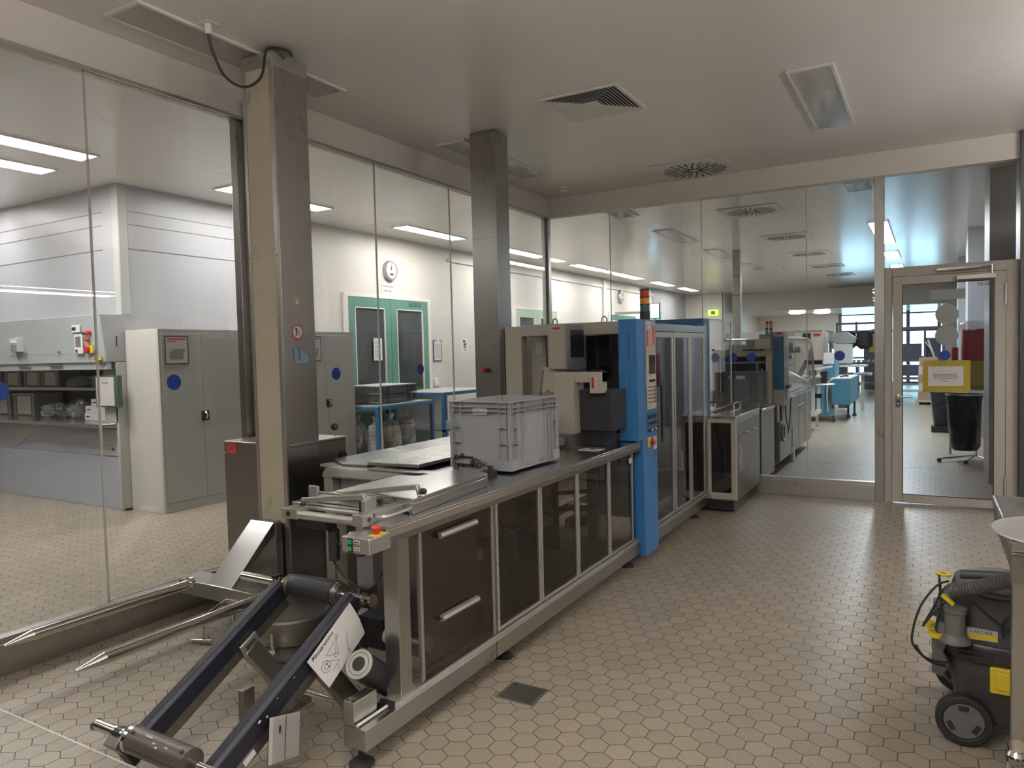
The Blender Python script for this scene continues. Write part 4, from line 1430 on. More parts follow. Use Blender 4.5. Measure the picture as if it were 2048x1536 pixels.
# chamfered rear step
ap = MB()
ap.box(-2.89, -2.36, 2.93, 3.02, 0.850, 0.860)
ap.poly([(-2.89, 2.93, 0.860), (-2.36, 2.93, 0.860), (-2.48, 2.865, 0.830), (-2.86, 2.875, 0.830),
         (-2.89, 2.93, 0.852), (-2.36, 2.93, 0.852), (-2.48, 2.865, 0.822), (-2.86, 2.875, 0.822)],
        [(0, 1, 2, 3), (7, 6, 5, 4), (0, 3, 7, 4), (3, 2, 6, 7), (2, 1, 5, 6), (1, 0, 4, 5)])
ap.build('feed_apron', 'steelT', pm)
rs = MB()
rs.prism([(-3.03, 3.15), (-2.96, 3.10), (-2.85, 3.02), (-2.68, 3.03), (-2.68, 4.64), (-3.03, 4.64)], 'Z', 0.860, 0.872)
rs.build('rear_ledge', 'steelT', pm, bevel=0.002)
MB().prism([(-2.67, 3.025), (-2.33, 3.035), (-2.33, 4.60), (-2.74, 4.60)], 'Z', 0.873, 0.892).build('raised_plate', 'steelX', pm, bevel=0.003)
rp = MB()
rp.box(-2.60, -2.16, 2.945, 3.018, 0.861, 0.868)
rp.box(-2.50, -2.24, 2.97, 2.975, 0.8682, 0.8690)
rp.box(-2.42, -2.20, 3.0, 3.004, 0.8682, 0.8690)
rp.build('slotted_plate', 'steelT', pm)
# raised infeed tray
ty = MB()
ty.prism([(-2.13, 2.22), (-1.714, 2.195), (-1.762, 2.815), (-1.95, 2.93)], 'Z', 0.900, 0.918)
ty.prism([(-1.74, 2.20), (-1.714, 2.195), (-1.762, 2.815), (-1.79, 2.82)], 'Z', 0.858, 0.900)
ty.prism([(-2.10, 2.235), (-1.74, 2.20), (-1.74, 2.23), (-2.10, 2.26)], 'Z', 0.865, 0.900)
ty.build('feed_tray', 'steelT', pm, bevel=0.002)
# ------------ infeed head
x0, x1 = -2.19, -1.735
B(x0, x0 + 0.085, 1.975, 2.05, 0.848, 0.888).build('infeed_block', 'aluface', pm, bevel=0.002)
blkR = B(-1.825, -1.775, 1.975, 2.26, 0.850, 0.893).build('infeed_block', 'aluface', pm, bevel=0.002)
B(x0, x0 + 0.045, 2.05, 2.30, 0.850, 0.885).build('infeed_rail', 'aluface', pm, bevel=0.002)
m = MB()
m.lathe((-1.7745, 2.01, 0.872), [(0.009, 0), (0.009, 0.002)], axis=(1, 0, 0), n=20)
m.lathe((x0 + 0.04, 1.9745, 0.868), [(0.010, 0), (0.010, 0.002)], axis=(0, -1, 0), n=20)
for y in (2.035, 2.22):
    m.box(-1.7746, -1.773, y, y + 0.006, 0.875, 0.888)
m.build('bore', 'black', pm)
MB().cyl((x0 + 0.085, 1.995, 0.864), (-1.825, 1.995, 0.864), 0.017, n=28).build('infeed_roller', 'alu', pm)
sl = MB()
for i, (y, w, z) in enumerate(((2.035, .03, .884), (2.075, .028, .886), (2.115, .05, .888), (2.175, .03, .886), (2.215, .04, .884))):
    sl.box(x0 + 0.03, -1.825, y, y + w, z - 0.008, z)
sl.build('slat_plate', 'steelX', pm)
gr_ = MB()
gr_.box(-2.06, -1.86, 2.0685, 2.0735, 0.872, 0.8835)
gr_.box(-2.10, -1.84, 2.1670, 2.1725, 0.872, 0.8835)
gr_.box(-2.0, -1.9, 2.09, 2.094, 0.8862, 0.8868)
gr_.build('slot', 'black', pm)
# two hinged clamp arms
for k_, (ya, yb, xa, xb, zb) in enumerate(((2.05, 2.10, -2.155, -1.865, 0.945), (2.20, 2.26, -2.11, -1.735, 0.965))):
    m = MB()
    m.bar((xa, ya, 0.905), (xb, yb, zb - 0.012), 0.010, 0.022)
    m.bar((xb - 0.008, yb, zb - 0.006), (xb + 0.004, yb, 0.885 + 0.035 * k_), 0.012, 0.024, up=(0, 1, 0))
    m.build('clamp_arm', 'aluface', pm, bevel=0.003)
m = MB()
m.lathe((-1.715, 2.262, 0.936), [(0.010, -0.014), (0.013, -0.006), (0.013, 0.008), (0.008, 0.012)], axis=(1, 0, 0), n=8)
m.cyl((-1.738, 2.262, 0.936), (-1.72, 2.262, 0.936), 0.005)
m.build('star_knob', 'black', pm)
for (x, y, z) in ((-1.852, 2.16, 0.905), (-1.84, 2.10, 0.915), (-2.14, 2.04, 0.89)):
    m = MB()
    m.lathe((x, y, z - 0.015), [(0.004, 0), (0.005, 0.012), (0.013, 0.014), (0.014, 0.022), (0.010, 0.026)], n=8)
    m.build('star_knob', 'black', pm)
B(-1.862, -1.846, 2.055, 2.10, 0.885, 0.925).build('stop_block', 'black', pm)
MB().prism([(2.045, 0.885), (2.105, 0.885), (2.112, 0.935), (2.085, 0.940), (2.045, 0.928)], 'X', -1.842, -1.822).build('end_plate', 'aluface', pm, bevel=0.002)
B(-2.23, -2.18, 2.16, 2.175, 0.885, 0.94).build('end_plate', 'aluface', pm, bevel=0.003)
MB().cyl((-2.18, 2.17, 0.915), (-1.87, 2.17, 0.905), 0.005).build('guide_rod', 'chrome', pm)
MB().tube([(-1.775, 2.045, 0.880), (-1.735, 2.05, 0.880), (-1.725, 2.09, 0.880), (-1.728, 2.20, 0.884), (-1.775, 2.225, 0.884)], 0.006, n=8).build('pull_handle', 'alu', pm)
# sensor clutter behind the tray
sb = MB()
sb.box(-2.15, -1.98, 3.10, 3.13, 0.905, 0.925)
sb.box(-2.13, -2.0, 3.14, 3.18, 0.895, 0.905)
sb.box(-2.02, -1.93, 3.00, 3.04, 0.875, 0.895)
so = sb.build('sensor_bracket', 'alu', pm)
k_ = MB()
for (x, y, z, r) in ((-2.12, 3.09, .935, .014), (-2.02, 3.09, .915, .012), (-2.09, 3.10, .945, .01), (-1.96, 3.05, .905, .014), (-1.90, 3.07, .89, .016), (-2.14, 3.10, .90, .01)):
    k_.lathe((x, y, z), [(r, 0), (r * 1.1, .01), (r * .7, .016)], axis=(0, -1, 0.2), n=10)
k_.box(-2.14, -2.04, 3.10, 3.12, 0.93, 0.94)
k_.box(-1.95, -1.88, 3.02, 3.09, 0.858, 0.885)
k_.tube([(-2.02, 3.08, .93), (-1.98, 3.05, .94), (-1.93, 3.06, .91), (-1.88, 3.08, .88)], .004, n=6)
k_.build('sensor_knob', 'black', so)
sr = MB()
sr.box(-2.14, -2.12, 3.09, 3.11, 0.86, 0.905)
sr.cyl((-2.135, 3.08, 0.86), (-2.135, 3.08, 0.93), 0.006)
sr.build('post', 'chrome', so)
B(-1.752, -1.744, 3.02, 3.03, 0.857, 0.8577).build('red_mark', 'redsticker', wtop)
# control box hanging at the front corner
cbox = MB().prism([(-1.79, 1.88), (-1.662, 1.88), (-1.662, 1.995), (-1.79, 1.995)], 'Z', 0.785, 0.842).build('control_box', 'aluface', pm, bevel=0.004)
B(-1.70, -1.665, 1.915, 1.985, 0.842, 0.8435).build('yellow_plate', 'yellow', cbox)
MB().lathe((-1.685, 1.945, 0.843), [(0.010, 0), (0.012, 0.012), (0.017, 0.016), (0.018, 0.024), (0.012, 0.030)], n=24).build('emergency_button', 'red', cbox)
B(-1.757, -1.737, 1.8765, 1.88, 0.789, 0.838).build('button_plate', 'black', cbox)
for z in (0.818, 0.794):
    B(-1.754, -1.740, 1.874, 1.877, z, z + 0.016).build('push_button', 'greenbtn', cbox)
    t_ = B(-1.733, -1.706, 1.8785, 1.88, z + 0.003, z + 0.014).build('label', 'papera', cbox)
    B(-1.731, -1.708, 1.8780, 1.8786, z + 0.007, z + 0.010).build('print', 'ink', t_)
# structure below the counter (open end)
B(-1.795, -1.722, 2.10, 2.17, 0.166, 0.845).build('corner_post', 'steelV', pm, bevel=0.003)
B(-2.86, -2.80, 2.885, 2.945, 0.012, 0.824).build('corner_post', 'aluface', pm, bevel=0.002)
B(-2.22, -2.16, 2.30, 2.36, 0.166, 0.845).build('inner_post', 'steelV', pm, bevel=0.003)
B(-2.80, -2.245, 2.95, 2.96, 0.166, 0.822).build('rear_cover', 'hoodgrey', pm)
MB().prism([(-2.245, 2.56), (-1.80, 2.75), (-1.80, 2.76), (-2.245, 2.57)], 'Z', 0.18, 0.84).build('inner_bulkhead', 'steelD', pm)
B(-2.20, -1.80, 2.36, 2.80, 0.168, 0.180).build('drip_tray', 'steelD', pm)
B(-2.10, -1.80, 2.345, 2.36, 0.17, 0.215).build('tray_lip', 'steelX', pm)
B(-2.18, -2.02, 2.04, 2.10, 0.80, 0.845).build('drive_housing', 'black', pm)
m = MB()
m.cyl((-1.90, 2.04, 0.80), (-1.82, 2.10, 0.80), 0.012)
m.build('drive_shaft', 'chrome', pm)
MB().lathe((-1.80, 2.10, 0.80), [(0.030, 0), (0.034, 0.01), (0.034, 0.03), (0.02, 0.035)], axis=(0.6, 0.8, 0), n=20).build('hand_wheel', 'black', pm)
for p in ([(-1.99, 2.06, .80), (-1.98, 2.07, .74), (-1.90, 2.10, .70), (-1.82, 2.12, .76), (-1.80, 2.13, .80)],
          [(-2.02, 2.07, .80), (-2.03, 2.07, .70), (-1.96, 2.09, .60), (-1.88, 2.12, .57), (-1.82, 2.13, .64), (-1.81, 2.15, .68)]):
    MB().tube(p, 0.0045, n=8, smooth=4).build('hose', 'black', pm)
MB().cyl((-2.0, 2.06, 0.80), (-2.02, 2.08, 0.68), 0.022).build('motor', 'black', pm)
m = MB()
m.cyl((-1.98, 2.32, 0.30), (-1.75, 2.32, 0.30), 0.010)
m.build('guide_shaft', 'chrome', pm)
for x in (-1.96, -1.76):
    MB().lathe((x, 2.32, 0.30), [(0.018, -0.012), (0.032, -0.010), (0.032, 0.010), (0.018, 0.012)], axis=(1, 0, 0), n=24).build('guide_wheel', 'white', pm)
B(-2.16, -2.03, 2.36, 2.50, 0.20, 0.34).build('gear_housing', 'black', pm)
# sliding guards on the operator side: Y spans
spans = [(2.225, 2.780), (2.80, 3.235), (3.24, 3.685), (3.69, 4.150), (4.155, 4.565)]
for i, (a, b) in enumerate(spans):
    ww = 0.018
    f = MB()
    zt = 0.808
    f.box(XF - 0.012, XF + 0.004, a, a + ww, 0.19, zt)
    f.box(XF - 0.012, XF + 0.004, b - ww, b, 0.19, zt)
    if i:
        f.box(XF - 0.012, XF + 0.004, a + ww, b - ww, 0.19, 0.205)
        f.box(XF - 0.012, XF + 0.004, a + ww, b - ww, zt - 0.018, zt)
    else:
        f.box(XF - 0.012, XF - .008, a + ww, b - ww, 0.19, 0.196)
        f.box(XF - 0.012, XF - .008, a + ww, b - ww, zt - 0.006, zt)
    g = f.build('guard_door', 'alu' if i else 'aluface', pm, bevel=0.001)
    B(XF - 0.006, XF - 0.002, a + ww, b - ww, 0.20 if i else 0.178, zt - 0.01).build('pane', 'guard', g, smooth=False)
    if i:
        s_ = MB()
        for z in (0.25, 0.5, 0.76):
            s_.lathe((XF + 0.004, a + 0.009, z), [(0.003, 0), (0.003, 0.002)], axis=(1, 0, 0), n=8)
        s_.build('screw', 'black', g)
    else:
        for z in (0.742, 0.405):
            h = MB()
            h.prism([(XF + 0.002, z - 0.012), (XF + 0.022, z - 0.012), (XF + 0.030, z - 0.002), (XF + 0.024, z + 0.010), (XF + 0.010, z + 0.014), (XF + 0.002, z + 0.010), (XF + 0.010, z + 0.004), (XF + 0.014, z - 0.006)], 'Y', 2.345, 2.615)
            h.build('grip_strip', 'aluface', g)
        B(XF + 0.001, XF + 0.002, 2.42, 2.50, 0.20, 0.26).build('sticker', 'clearguard', g)
MB().lathe((XF + 0.004, 4.50, 0.74), [(0.018, 0), (0.020, 0.008), (0.012, 0.012)], axis=(1, 0, 0), n=20).build('round_knob', 'white', pm)
# what shows behind the tinted guards
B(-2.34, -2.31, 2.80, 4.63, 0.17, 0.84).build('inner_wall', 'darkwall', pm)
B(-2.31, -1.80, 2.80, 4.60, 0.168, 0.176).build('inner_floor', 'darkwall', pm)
inn = [(-2.30, -2.20, 2.86, 3.12, 0.55, 0.80, 'aluface', 'plate_cover'), (-2.29, -2.15, 3.18, 3.28, .60, .72, 'black', 'motor'),
       (-2.25, -2.20, 3.15, 3.36, .18, .84, 'steelD', 'inner_post'), (-2.10, -1.98, 3.00, 3.10, 0.42, 0.47, 'white', 'sensor_block'),
       (-2.28, -2.06, 3.40, 3.60, 0.44, 0.62, 'aluface', 'gear_housing'), (-2.2, -2.12, 3.62, 3.70, .18, .80, 'steelD', 'inner_post'),
       (-2.26, -2.02, 3.78, 3.98, 0.40, 0.50, 'steelX', 'gear_housing'), (-2.22, -2.02, 3.80, 3.96, 0.58, 0.68, 'panelbeige', 'sensor_block'),
       (-2.28, -2.10, 4.18, 4.22, 0.18, 0.80, 'steelD', 'inner_post'), (-2.1, -2.0, 4.30, 4.50, 0.30, 0.36, 'chrome', 'chute'),
       (-2.0, -1.93, 4.44, 4.48, 0.2, 0.66, 'blued', 'inner_post')]
for a in inn:
    B(*a[:6]).build(a[7], a[6], pm, bevel=0.003)
m = MB()
m.quad((-2.15, 2.98, 0.26), (-1.95, 3.05, 0.20), (-1.95, 3.42, 0.36), (-2.15, 3.36, 0.42), 0.006)
m.build('chute', 'aluface', pm)
m = MB()
for y in (3.46, 3.54):
    m.cyl((-2.06, y, .50), (-1.94, y, .50), .016)
m.cyl((-2.2, 4.30, .52), (-1.9, 4.30, .56), .014)
m.cyl((-2.2, 4.36, .40), (-1.9, 4.38, .44), .014)
m.cyl((-2.0, 3.36, .30), (-1.9, 3.36, .30), .014)
m.build('rod_bank', 'chrome', pm)
for p in ([(-2.2, 3.1, .5), (-2.05, 3.2, .46), (-1.98, 3.3, .5), (-2.1, 3.45, .55)], [(-2.1, 3.8, .55), (-2.0, 3.9, .48), (-2.05, 4.05, .5), (-2.2, 4.1, .6)]):
    MB().tube(p, 0.008, n=8, smooth=4).build('hose', 'black', pm)

# ------------ blue control column
bc = MB()
bc.box(-1.80, -1.665, 4.55, 4.92, 0.862, 1.672)
bc.box(-1.75, -1.665, 4.645, 4.92, 0.070, 0.862)
blue = bc.build('control_column', 'blue', pm, bevel=0.004)
B(-1.664, -1.6615, 4.70, 4.90, 1.20, 1.66).build('panel_plate', 'beige', blue)
B(-1.6625, -1.6575, 4.71, 4.895, 1.06, 1.44).build('keypad_panel', 'panelbeige', blue)
B(-1.658, -1.655, 4.75, 4.875, 1.30, 1.43).build('screen', 'screen', blue)
m = MB()
for i in range(9):
    m.box(-1.658, -1.6555, 4.75 + i * .014, 4.760 + i * .014, 1.245, 1.262)
for j in range(5):
    m.box(-1.658, -1.6560, 4.725, 4.85, 1.105 + j * .026, 1.111 + j * .026)
    m.box(-1.658, -1.6560, 4.862, 4.892, 1.105 + j * .026, 1.111 + j * .026)
for y in (4.85, 4.87):
    m.box(-1.658, -1.6560, y, y + .003, 1.10, 1.22)
m.build('key_row', 'ink', blue)
for a, mt in (((4.715, 4.745, 1.49, 1.60), 'redsticker'), ((4.84, 4.875, 1.50, 1.63), 'redsticker'), ((4.72, 4.735, 1.635, 1.665), 'paper'), ((4.745, 4.80, 1.64, 1.66), 'paper'), ((4.75, 4.78, 1.61, 1.63), 'paper')):
    B(-1.6615, -1.660, *a).build('sticker', mt, blue)
B(-1.6645, -1.661, 4.71, 4.90, 0.905, 1.035).build('switch_panel', 'blued', blue)
m = MB()
for i in range(5):
    m.box(-1.661, -1.655, 4.725 + i * .035, 4.748 + i * .035, 0.995, 1.020)
for i in range(7):
    m.box(-1.661, -1.652, 4.725 + i * .025, 4.742 + i * .025, 0.955, 0.972)
m.build('switch', 'black', blue)
for i in range(5):
    MB().lathe((-1.661, 4.735 + i * 0.038, 0.918), [(0.011, 0), (0.011, 0.010), (0.006, 0.022)], axis=(1, 0, 0), n=14).build('rotary_switch', 'chrome' if i % 2 else 'black', blue)
B(-1.6645, -1.6600, 4.715, 4.775, 0.80, 0.87).build('yellow_plate', 'yellow', blue)
MB().lathe((-1.660, 4.765, 0.835), [(0.012, 0), (0.013, 0.015), (0.020, 0.018), (0.020, 0.028), (0.013, 0.034)], axis=(1, 0, 0), n=24).build('emergency_button', 'red', blue)
B(-1.6645, -1.6605, 4.83, 4.895, 0.775, 0.865).build('label_pocket', 'papera', blue)
B(-1.6645, -1.6615, 4.825, 4.90, 0.72, 0.775).build('clear_pocket', 'clearguard', blue)
m = MB()
for (z0, z1) in ((1.40, 1.58), (1.13, 1.31)):
    for a in ((-1.79, -1.725, z0, z0 + .0015), (-1.79, -1.725, z1, z1 + .0015), (-1.79, -1.7885, z0, z1), (-1.7265, -1.725, z0, z1)):
        m.box(a[0], a[1], 4.5485, 4.5500, a[2], a[3])
m.build('hatch_outline', 'black', blue)
# signal tower
tx, ty_ = -1.70, 4.80
zz = 1.672
cols = [('black', .052), ('black', .008), ('greenl', .040), ('black', .008), ('orange', .040), ('black', .008), ('red', .040), ('black', .014)]
tower = MB().cyl((tx, ty_, 1.672), (tx, ty_, 1.676), 0.036).build('signal_tower', 'black', pm)
for mt, hh in cols:
    rr = 0.0335 if mt == 'black' else 0.0315
    MB().cyl((tx, ty_, zz + .0003), (tx, ty_, zz + hh), rr, n=24).build('lamp_segment' if mt != 'black' else 'tower_ring', mt, tower)
    zz += hh + .0003

# ------------ beige portal with monitor and arm
po = MB()
po.box(-2.76, -2.62, 4.70, 4.79, 0.86, 1.66)
po.box(-2.62, -2.36, 4.86, 5.00, 1.585, 1.675)
po.box(-2.62, -1.80, 4.86, 5.00, 1.585, 1.675)
po.box(-2.62, -2.36, 4.70, 4.86, 1.585, 1.665)
po.build('portal', 'beige', pm, bevel=0.004)
for x in (-2.45, -2.05):
    MB().tube([(x - .02, 4.92, 1.675), (x - .02, 4.92, 1.70), (x, 4.92, 1.715), (x + .02, 4.92, 1.70), (x + .02, 4.92, 1.675)], .005, n=8).build('lifting_eye', 'steelD', pm)
mo = MB()
mo.box(-2.34, -2.20, 4.58, 4.90, 1.345, 1.655)
mo.box(-2.39, -2.34, 4.70, 4.90, 1.38, 1.60)
mon = mo.build('monitor_housing', 'beige', pm, bevel=0.003)
B(-2.203, -2.190, 4.575, 4.905, 1.34, 1.66).build('bezel', 'screengrey', mon, bevel=0.003)
B(-2.190, -2.188, 4.635, 4.86, 1.425, 1.62).build('screen', 'screen', mon)
B(-2.190, -2.187, 4.605, 4.62, 1.50, 1.525).build('button', 'papera', mon)
B(-2.30, -2.245, 4.5785, 4.580, 1.625, 1.638).build('nameplate', 'red', mon)
B(-2.30, -2.245, 4.5785, 4.580, 1.608, 1.622).build('nameplate', 'papera', mon)
# tilted feeder magazine
fm_ = MB()
fm_.bar((-2.40, 4.60, 1.34), (-2.46, 4.60, 0.90), 0.012, 0.03, up=(0, 1, 0))
fm_.bar((-2.36, 4.60, 1.20), (-2.40, 4.60, 0.90), 0.010, 0.02, up=(0, 1, 0))
fm_.box(-2.40, -2.22, 4.59, 4.60, 1.13, 1.18)
fm_.build('feeder_magazine', 'aluface', pm)
MB().poly([(-2.42, 4.64, 1.36), (-2.20, 4.64, 1.34), (-2.20, 4.64, 1.18), (-2.44, 4.64, 1.18), (-2.42, 4.66, 1.36), (-2.20, 4.66, 1.34), (-2.20, 4.66, 1.18), (-2.44, 4.66, 1.18)],
          [(0, 1, 2, 3), (7, 6, 5, 4), (0, 4, 5, 1), (1, 5, 6, 2), (2, 6, 7, 3), (3, 7, 4, 0)]).build('hopper_plate', 'panelbeige', pm)
ac = MB()
ac.box(-2.10, -1.965, 4.18, 4.30, 0.94, 1.335)
ac.box(-2.10, -1.78, 4.22, 4.30, 1.268, 1.335)
ac.box(-1.86, -1.78, 4.205, 4.30, 1.20, 1.335)
arm = ac.build('press_arm', 'beige', pm, bevel=0.003)
B(-1.845, -1.828, 4.2035, 4.205, 1.232, 1.30).build('nameplate', 'red', arm)
B(-1.826, -1.812, 4.2035, 4.205, 1.232, 1.30).build('nameplate', 'papera', arm)
B(-2.18, -1.95, 4.12, 4.32, 0.858, 0.94).build('press_base', 'steelD', pm)
B(-2.16, -2.0, 4.02, 4.12, 0.88, 0.925).build('press_foot', 'aluface', pm, bevel=0.003)
MB().lathe((-2.10, 4.06, .925), [(.008, 0), (.008, .02)]).build('adjusting_screw', 'chrome', pm)
B(-2.00, -1.745, 4.28, 4.53, 0.955, 1.215).build('charcoal_box', 'boxblack', pm, bevel=0.002)
B(-1.99, -1.80, 4.30, 4.50, 0.858, 0.955).build('box_stand', 'black', pm)
# small things lying on the arm
sm = MB()
sm.box(-2.04, -1.92, 4.24, 4.30, 1.336, 1.352)
sm.box(-1.86, -1.80, 4.24, 4.29, 1.336, 1.348)
sm.build('sensor_head', 'black', pm)
# clear guard behind the press with its dark fittings
B(-2.36, -1.80, 4.985, 4.99, 0.86, 1.585).build('rear_guard', 'smoke', pm, smooth=False)
B(-2.46, -1.82, 5.44, 5.46, 0.87, 1.59).build('added_backing', 'cablight', pm)  # sheet added to shut out the bright corridor behind the guard
rg = [(-2.16, -1.82, 5.10, 5.16, 1.42, 1.50, 'steelD', 'cross_rail'), (-2.14, -2.05, 5.02, 5.08, 1.25, 1.42, 'black', 'valve_block'), (-2.16, -1.82, 5.10, 5.16, 1.10, 1.20, 'steelX', 'cross_rail'),
      (-2.16, -1.82, 5.12, 5.2, .95, 1.0, 'black', 'cross_rail'), (-1.97, -1.89, 5.30, 5.31, 1.33, 1.43, 'papera', 'film_sheet'), (-1.88, -1.84, 5.04, 5.10, 1.05, 1.45, 'screengrey', 'valve_block')]
for a in rg:
    B(*a[:6]).build(a[7], a[6], pm, bevel=0.003)
m = MB()
for z in (1.40, 1.34, 1.28):
    m.lathe((-2.10, 5.015, z), [(.02, 0), (.02, .008)], axis=(0, -1, 0), n=16)
m.build('dial_group', 'screen', pm)

# ------------ tall sealing station with sliding glass doors
fr = MB()
fr.box(-1.80, XF, 4.93, 4.975, 0.166, 1.67)
fr.box(-1.80, XF, 6.38, 6.46, 0.166, 1.67)
fr.box(-1.80, XF, 4.975, 6.38, 1.600, 1.655)
fr.box(-2.75, -2.70, 5.02, 5.07, 0.166, 1.655)
fr.box(-2.75, -2.70, 6.38, 6.44, 0.166, 1.655)
fr.box(-2.70, -1.80, 6.38, 6.44, 1.60, 1.655)
fr.box(-2.70, -1.80, 5.02, 5.05, 1.60, 1.655)
fr.build('station_frame', 'steelH', pm, bevel=0.003)
B(-2.75, -1.80, 5.02, 6.44, 1.658, 1.668).build('station_roof', 'screengrey', pm)
B(-2.76, -2.75, 5.02, 6.44, 0.17, 1.655).build('station_back', 'clearguard', pm, smooth=False)
B(-2.40, -1.81, 6.405, 6.415, 0.60, 1.595).build('added_dark_end', 'boxblack', pm)  # black sheet added to keep the view through the sliding doors dark
B(-2.70, -2.575, 5.00, 5.02, 0.87, 1.585).build('rear_cover', 'beige', pm)
B(-2.66, -2.60, 4.998, 5.0, 1.45, 1.55).build('sticker', 'papera', pm)
B(-2.70, -1.82, 5.05, 6.40, 0.60, 0.86).build('station_table', 'steelD', pm)
dspan = [(4.985, 5.475), (5.495, 5.925), (5.94, 6.375)]
for i, (a, b) in enumerate(dspan):
    f = MB()
    ww = 0.030
    x0_, x1_ = (XF - 0.010, XF + 0.006)
    f.box(x0_, x1_, a, a + ww, 0.195, 1.595)
    f.box(x0_, x1_, b - ww, b, 0.195, 1.595)
    f.box(x0_, x1_, a + ww, b - ww, 1.555, 1.595)
    f.box(x0_, x1_, a + ww, b - ww, 0.195, 0.215)
    g = f.build('sliding_door', 'alu', pm, bevel=0.002)
    B(XF - 0.005, XF - 0.001, a + ww, b - ww, 0.215, 1.555).build('pane', 'smoke', g, smooth=False)
    if i < 2:
        B(XF - 0.012, XF + 0.002, b + 0.002, b + 0.014, 0.195, 1.60).build('gap_seal', 'black', g)
ins = [(-2.60, -2.2, 5.10, 5.40, 0.87, 1.15, 'boxblack', 'sealing_press'), (-2.4, -2.0, 5.55, 5.90, 0.87, 1.30, 'steelD', 'sealing_press'), (-2.3, -1.95, 5.15, 5.45, 0.20, 0.55, 'boxblack', 'motor'),
       (-2.3, -1.95, 5.60, 5.95, 0.20, 0.45, 'steelD', 'gear_housing'), (-2.5, -2.0, 6.02, 6.30, 0.87, 1.20, 'blued', 'sealing_press'), (-2.3, -2.0, 6.05, 6.30, 0.2, 0.5, 'steelD', 'gear_housing'),
       (-2.0, -1.97, 5.50, 5.53, 0.87, 1.58, 'chrome', 'guide_rod'), (-2.0, -1.97, 5.95, 5.98, 0.87, 1.58, 'chrome', 'guide_rod')]
for a in ins:
    B(*a[:6]).build(a[7], a[6], pm, bevel=0.004)
B(-2.04, -2.0, 5.62, 5.63, 1.20, 1.50).build('film_sheet', 'papera', pm)
# ================================================================== OUTFEED CABINET through the glass
oc = thing('outfeed_cabinet', 'stainless outfeed cabinet at the glass wall with blue portal and clear hood', 'cabinet', (-1.9, 7.1, 0))
# blue end portal and clear hood
bp = MB()
bp.box(-1.80, -1.745, 6.465, 6.66, 0.86, 1.735)
bp.box(-2.46, -1.80, 6.465, 6.66, 1.665, 1.735)
bp.box(-2.46, -2.40, 6.465, 6.66, 0.86, 1.665)
bp.build('blue_portal', 'blued', oc, bevel=0.004)
hd_ = MB()
for a in ((-1.745, -1.741, 6.662, 7.47, 0.895, 1.73), (-2.40, -1.745, 6.662, 7.47, 1.726, 1.73)):
    hd_.box(*a)
hd_.build('clear_hood', 'clearguard', oc, smooth=False)
m = MB()
m.box(-1.745, -1.735, 6.66, 7.47, 1.728, 1.738)
m.box(-1.748, -1.736, 7.462, 7.474, 0.895, 1.73)
m.box(-1.745, -1.735, 6.66, 7.47, 0.885, 0.897)
m.build('hood_edge', 'alu', oc)
MB().lathe((-1.738, 6.72, 1.45), [(.008, 0), (.010, .018)], axis=(1, 0, 0), n=12).build('latch', 'black', oc)

f = MB()
xa, xb = -1.745, -1.475
ya = 6.47
for a in ((xa, xa + 0.045, 0.12, 0.835), (xb - 0.045, xb, 0.12, 0.835), (xa + .045, xb - .045, 0.12, 0.175), (xa + .045, xb - .045, 0.80, 0.835)):
    f.box(a[0], a[1], ya, ya + 0.05, a[2], a[3])
f.build('end_frame', 'doorgrey', oc, bevel=0.003)
m = MB()
m.box(-2.30, xb, ya + .05, 7.50, 0.835, 0.862)
m.box(xa, xb, ya, ya + .05, 0.835, 0.862)
m.build('worktop', 'steelT', oc, bevel=0.003)
B(xa + .01, xb - .01, ya + .03, ya + .034, .175, .80).build('end_pane', 'smoke', oc, smooth=False)
m = MB()
m.box(-2.30, xb - .012, ya + .05, 7.50, 0.10, 0.12)
m.box(-2.30, -2.28, ya + .05, 7.50, 0.12, 0.835)
m.build('carcass', 'steelD', oc)
for i, (a, b) in enumerate(((6.53, 6.90), (6.905, 7.23), (7.235, 7.49))):
    d = B(xb - 0.012, xb, a, b, 0.12, 0.80).build('door', 'steelD', oc, bevel=0.002)
    if i < 2:
        MB().tube([(xb, b - .03, .69), (xb + .035, b - .03, .69), (xb + .035, b - .15, .69), (xb, b - .15, .69)], .006, n=8, smooth=2).build('handle', 'chrome', d)
B(xb - 0.012, xb, 6.53, 7.49, 0.803, 0.834).build('fascia', 'steelH', oc)
m = MB()
m.prism([(6.58, 0.36), (6.72, 0.36), (6.72, 0.56), (6.60, 0.64), (6.58, 0.62)], 'X', xb, xb + 0.004)
m.build('recess_cover', 'aluface', oc)
m = MB()
m.quad((xa + .05, 6.53, 0.78), (xb - .06, 6.53, 0.78), (xb - .06, 6.85, 0.48), (xa + .05, 6.85, 0.48), .004)
m.build('inner_chute', 'aluface', oc)
B(xa, xb - .03, 6.50, 7.49, 0.02, 0.10).build('plinth', 'black', oc)
m = MB()
for z in (.18, .70):
    m.box(xb, xb + .010, 6.535, 6.55, z, z + .05)
m.build('hinge', 'chrome', oc)
MB().tube([(-1.62, 7.05, 0.862), (-1.62, 7.05, 0.93), (-1.62, 7.30, 0.93), (-1.62, 7.30, 0.862)], .008, n=8, smooth=3).build('grab_rail', 'chrome', oc)
m = MB()
for i in range(5):
    m.box(-1.85 + i * .05, -1.82 + i * .05, 6.72 + .04 * i, 7.38, 0.863, 0.870)
m.build('transfer_slats', 'chrome', oc)

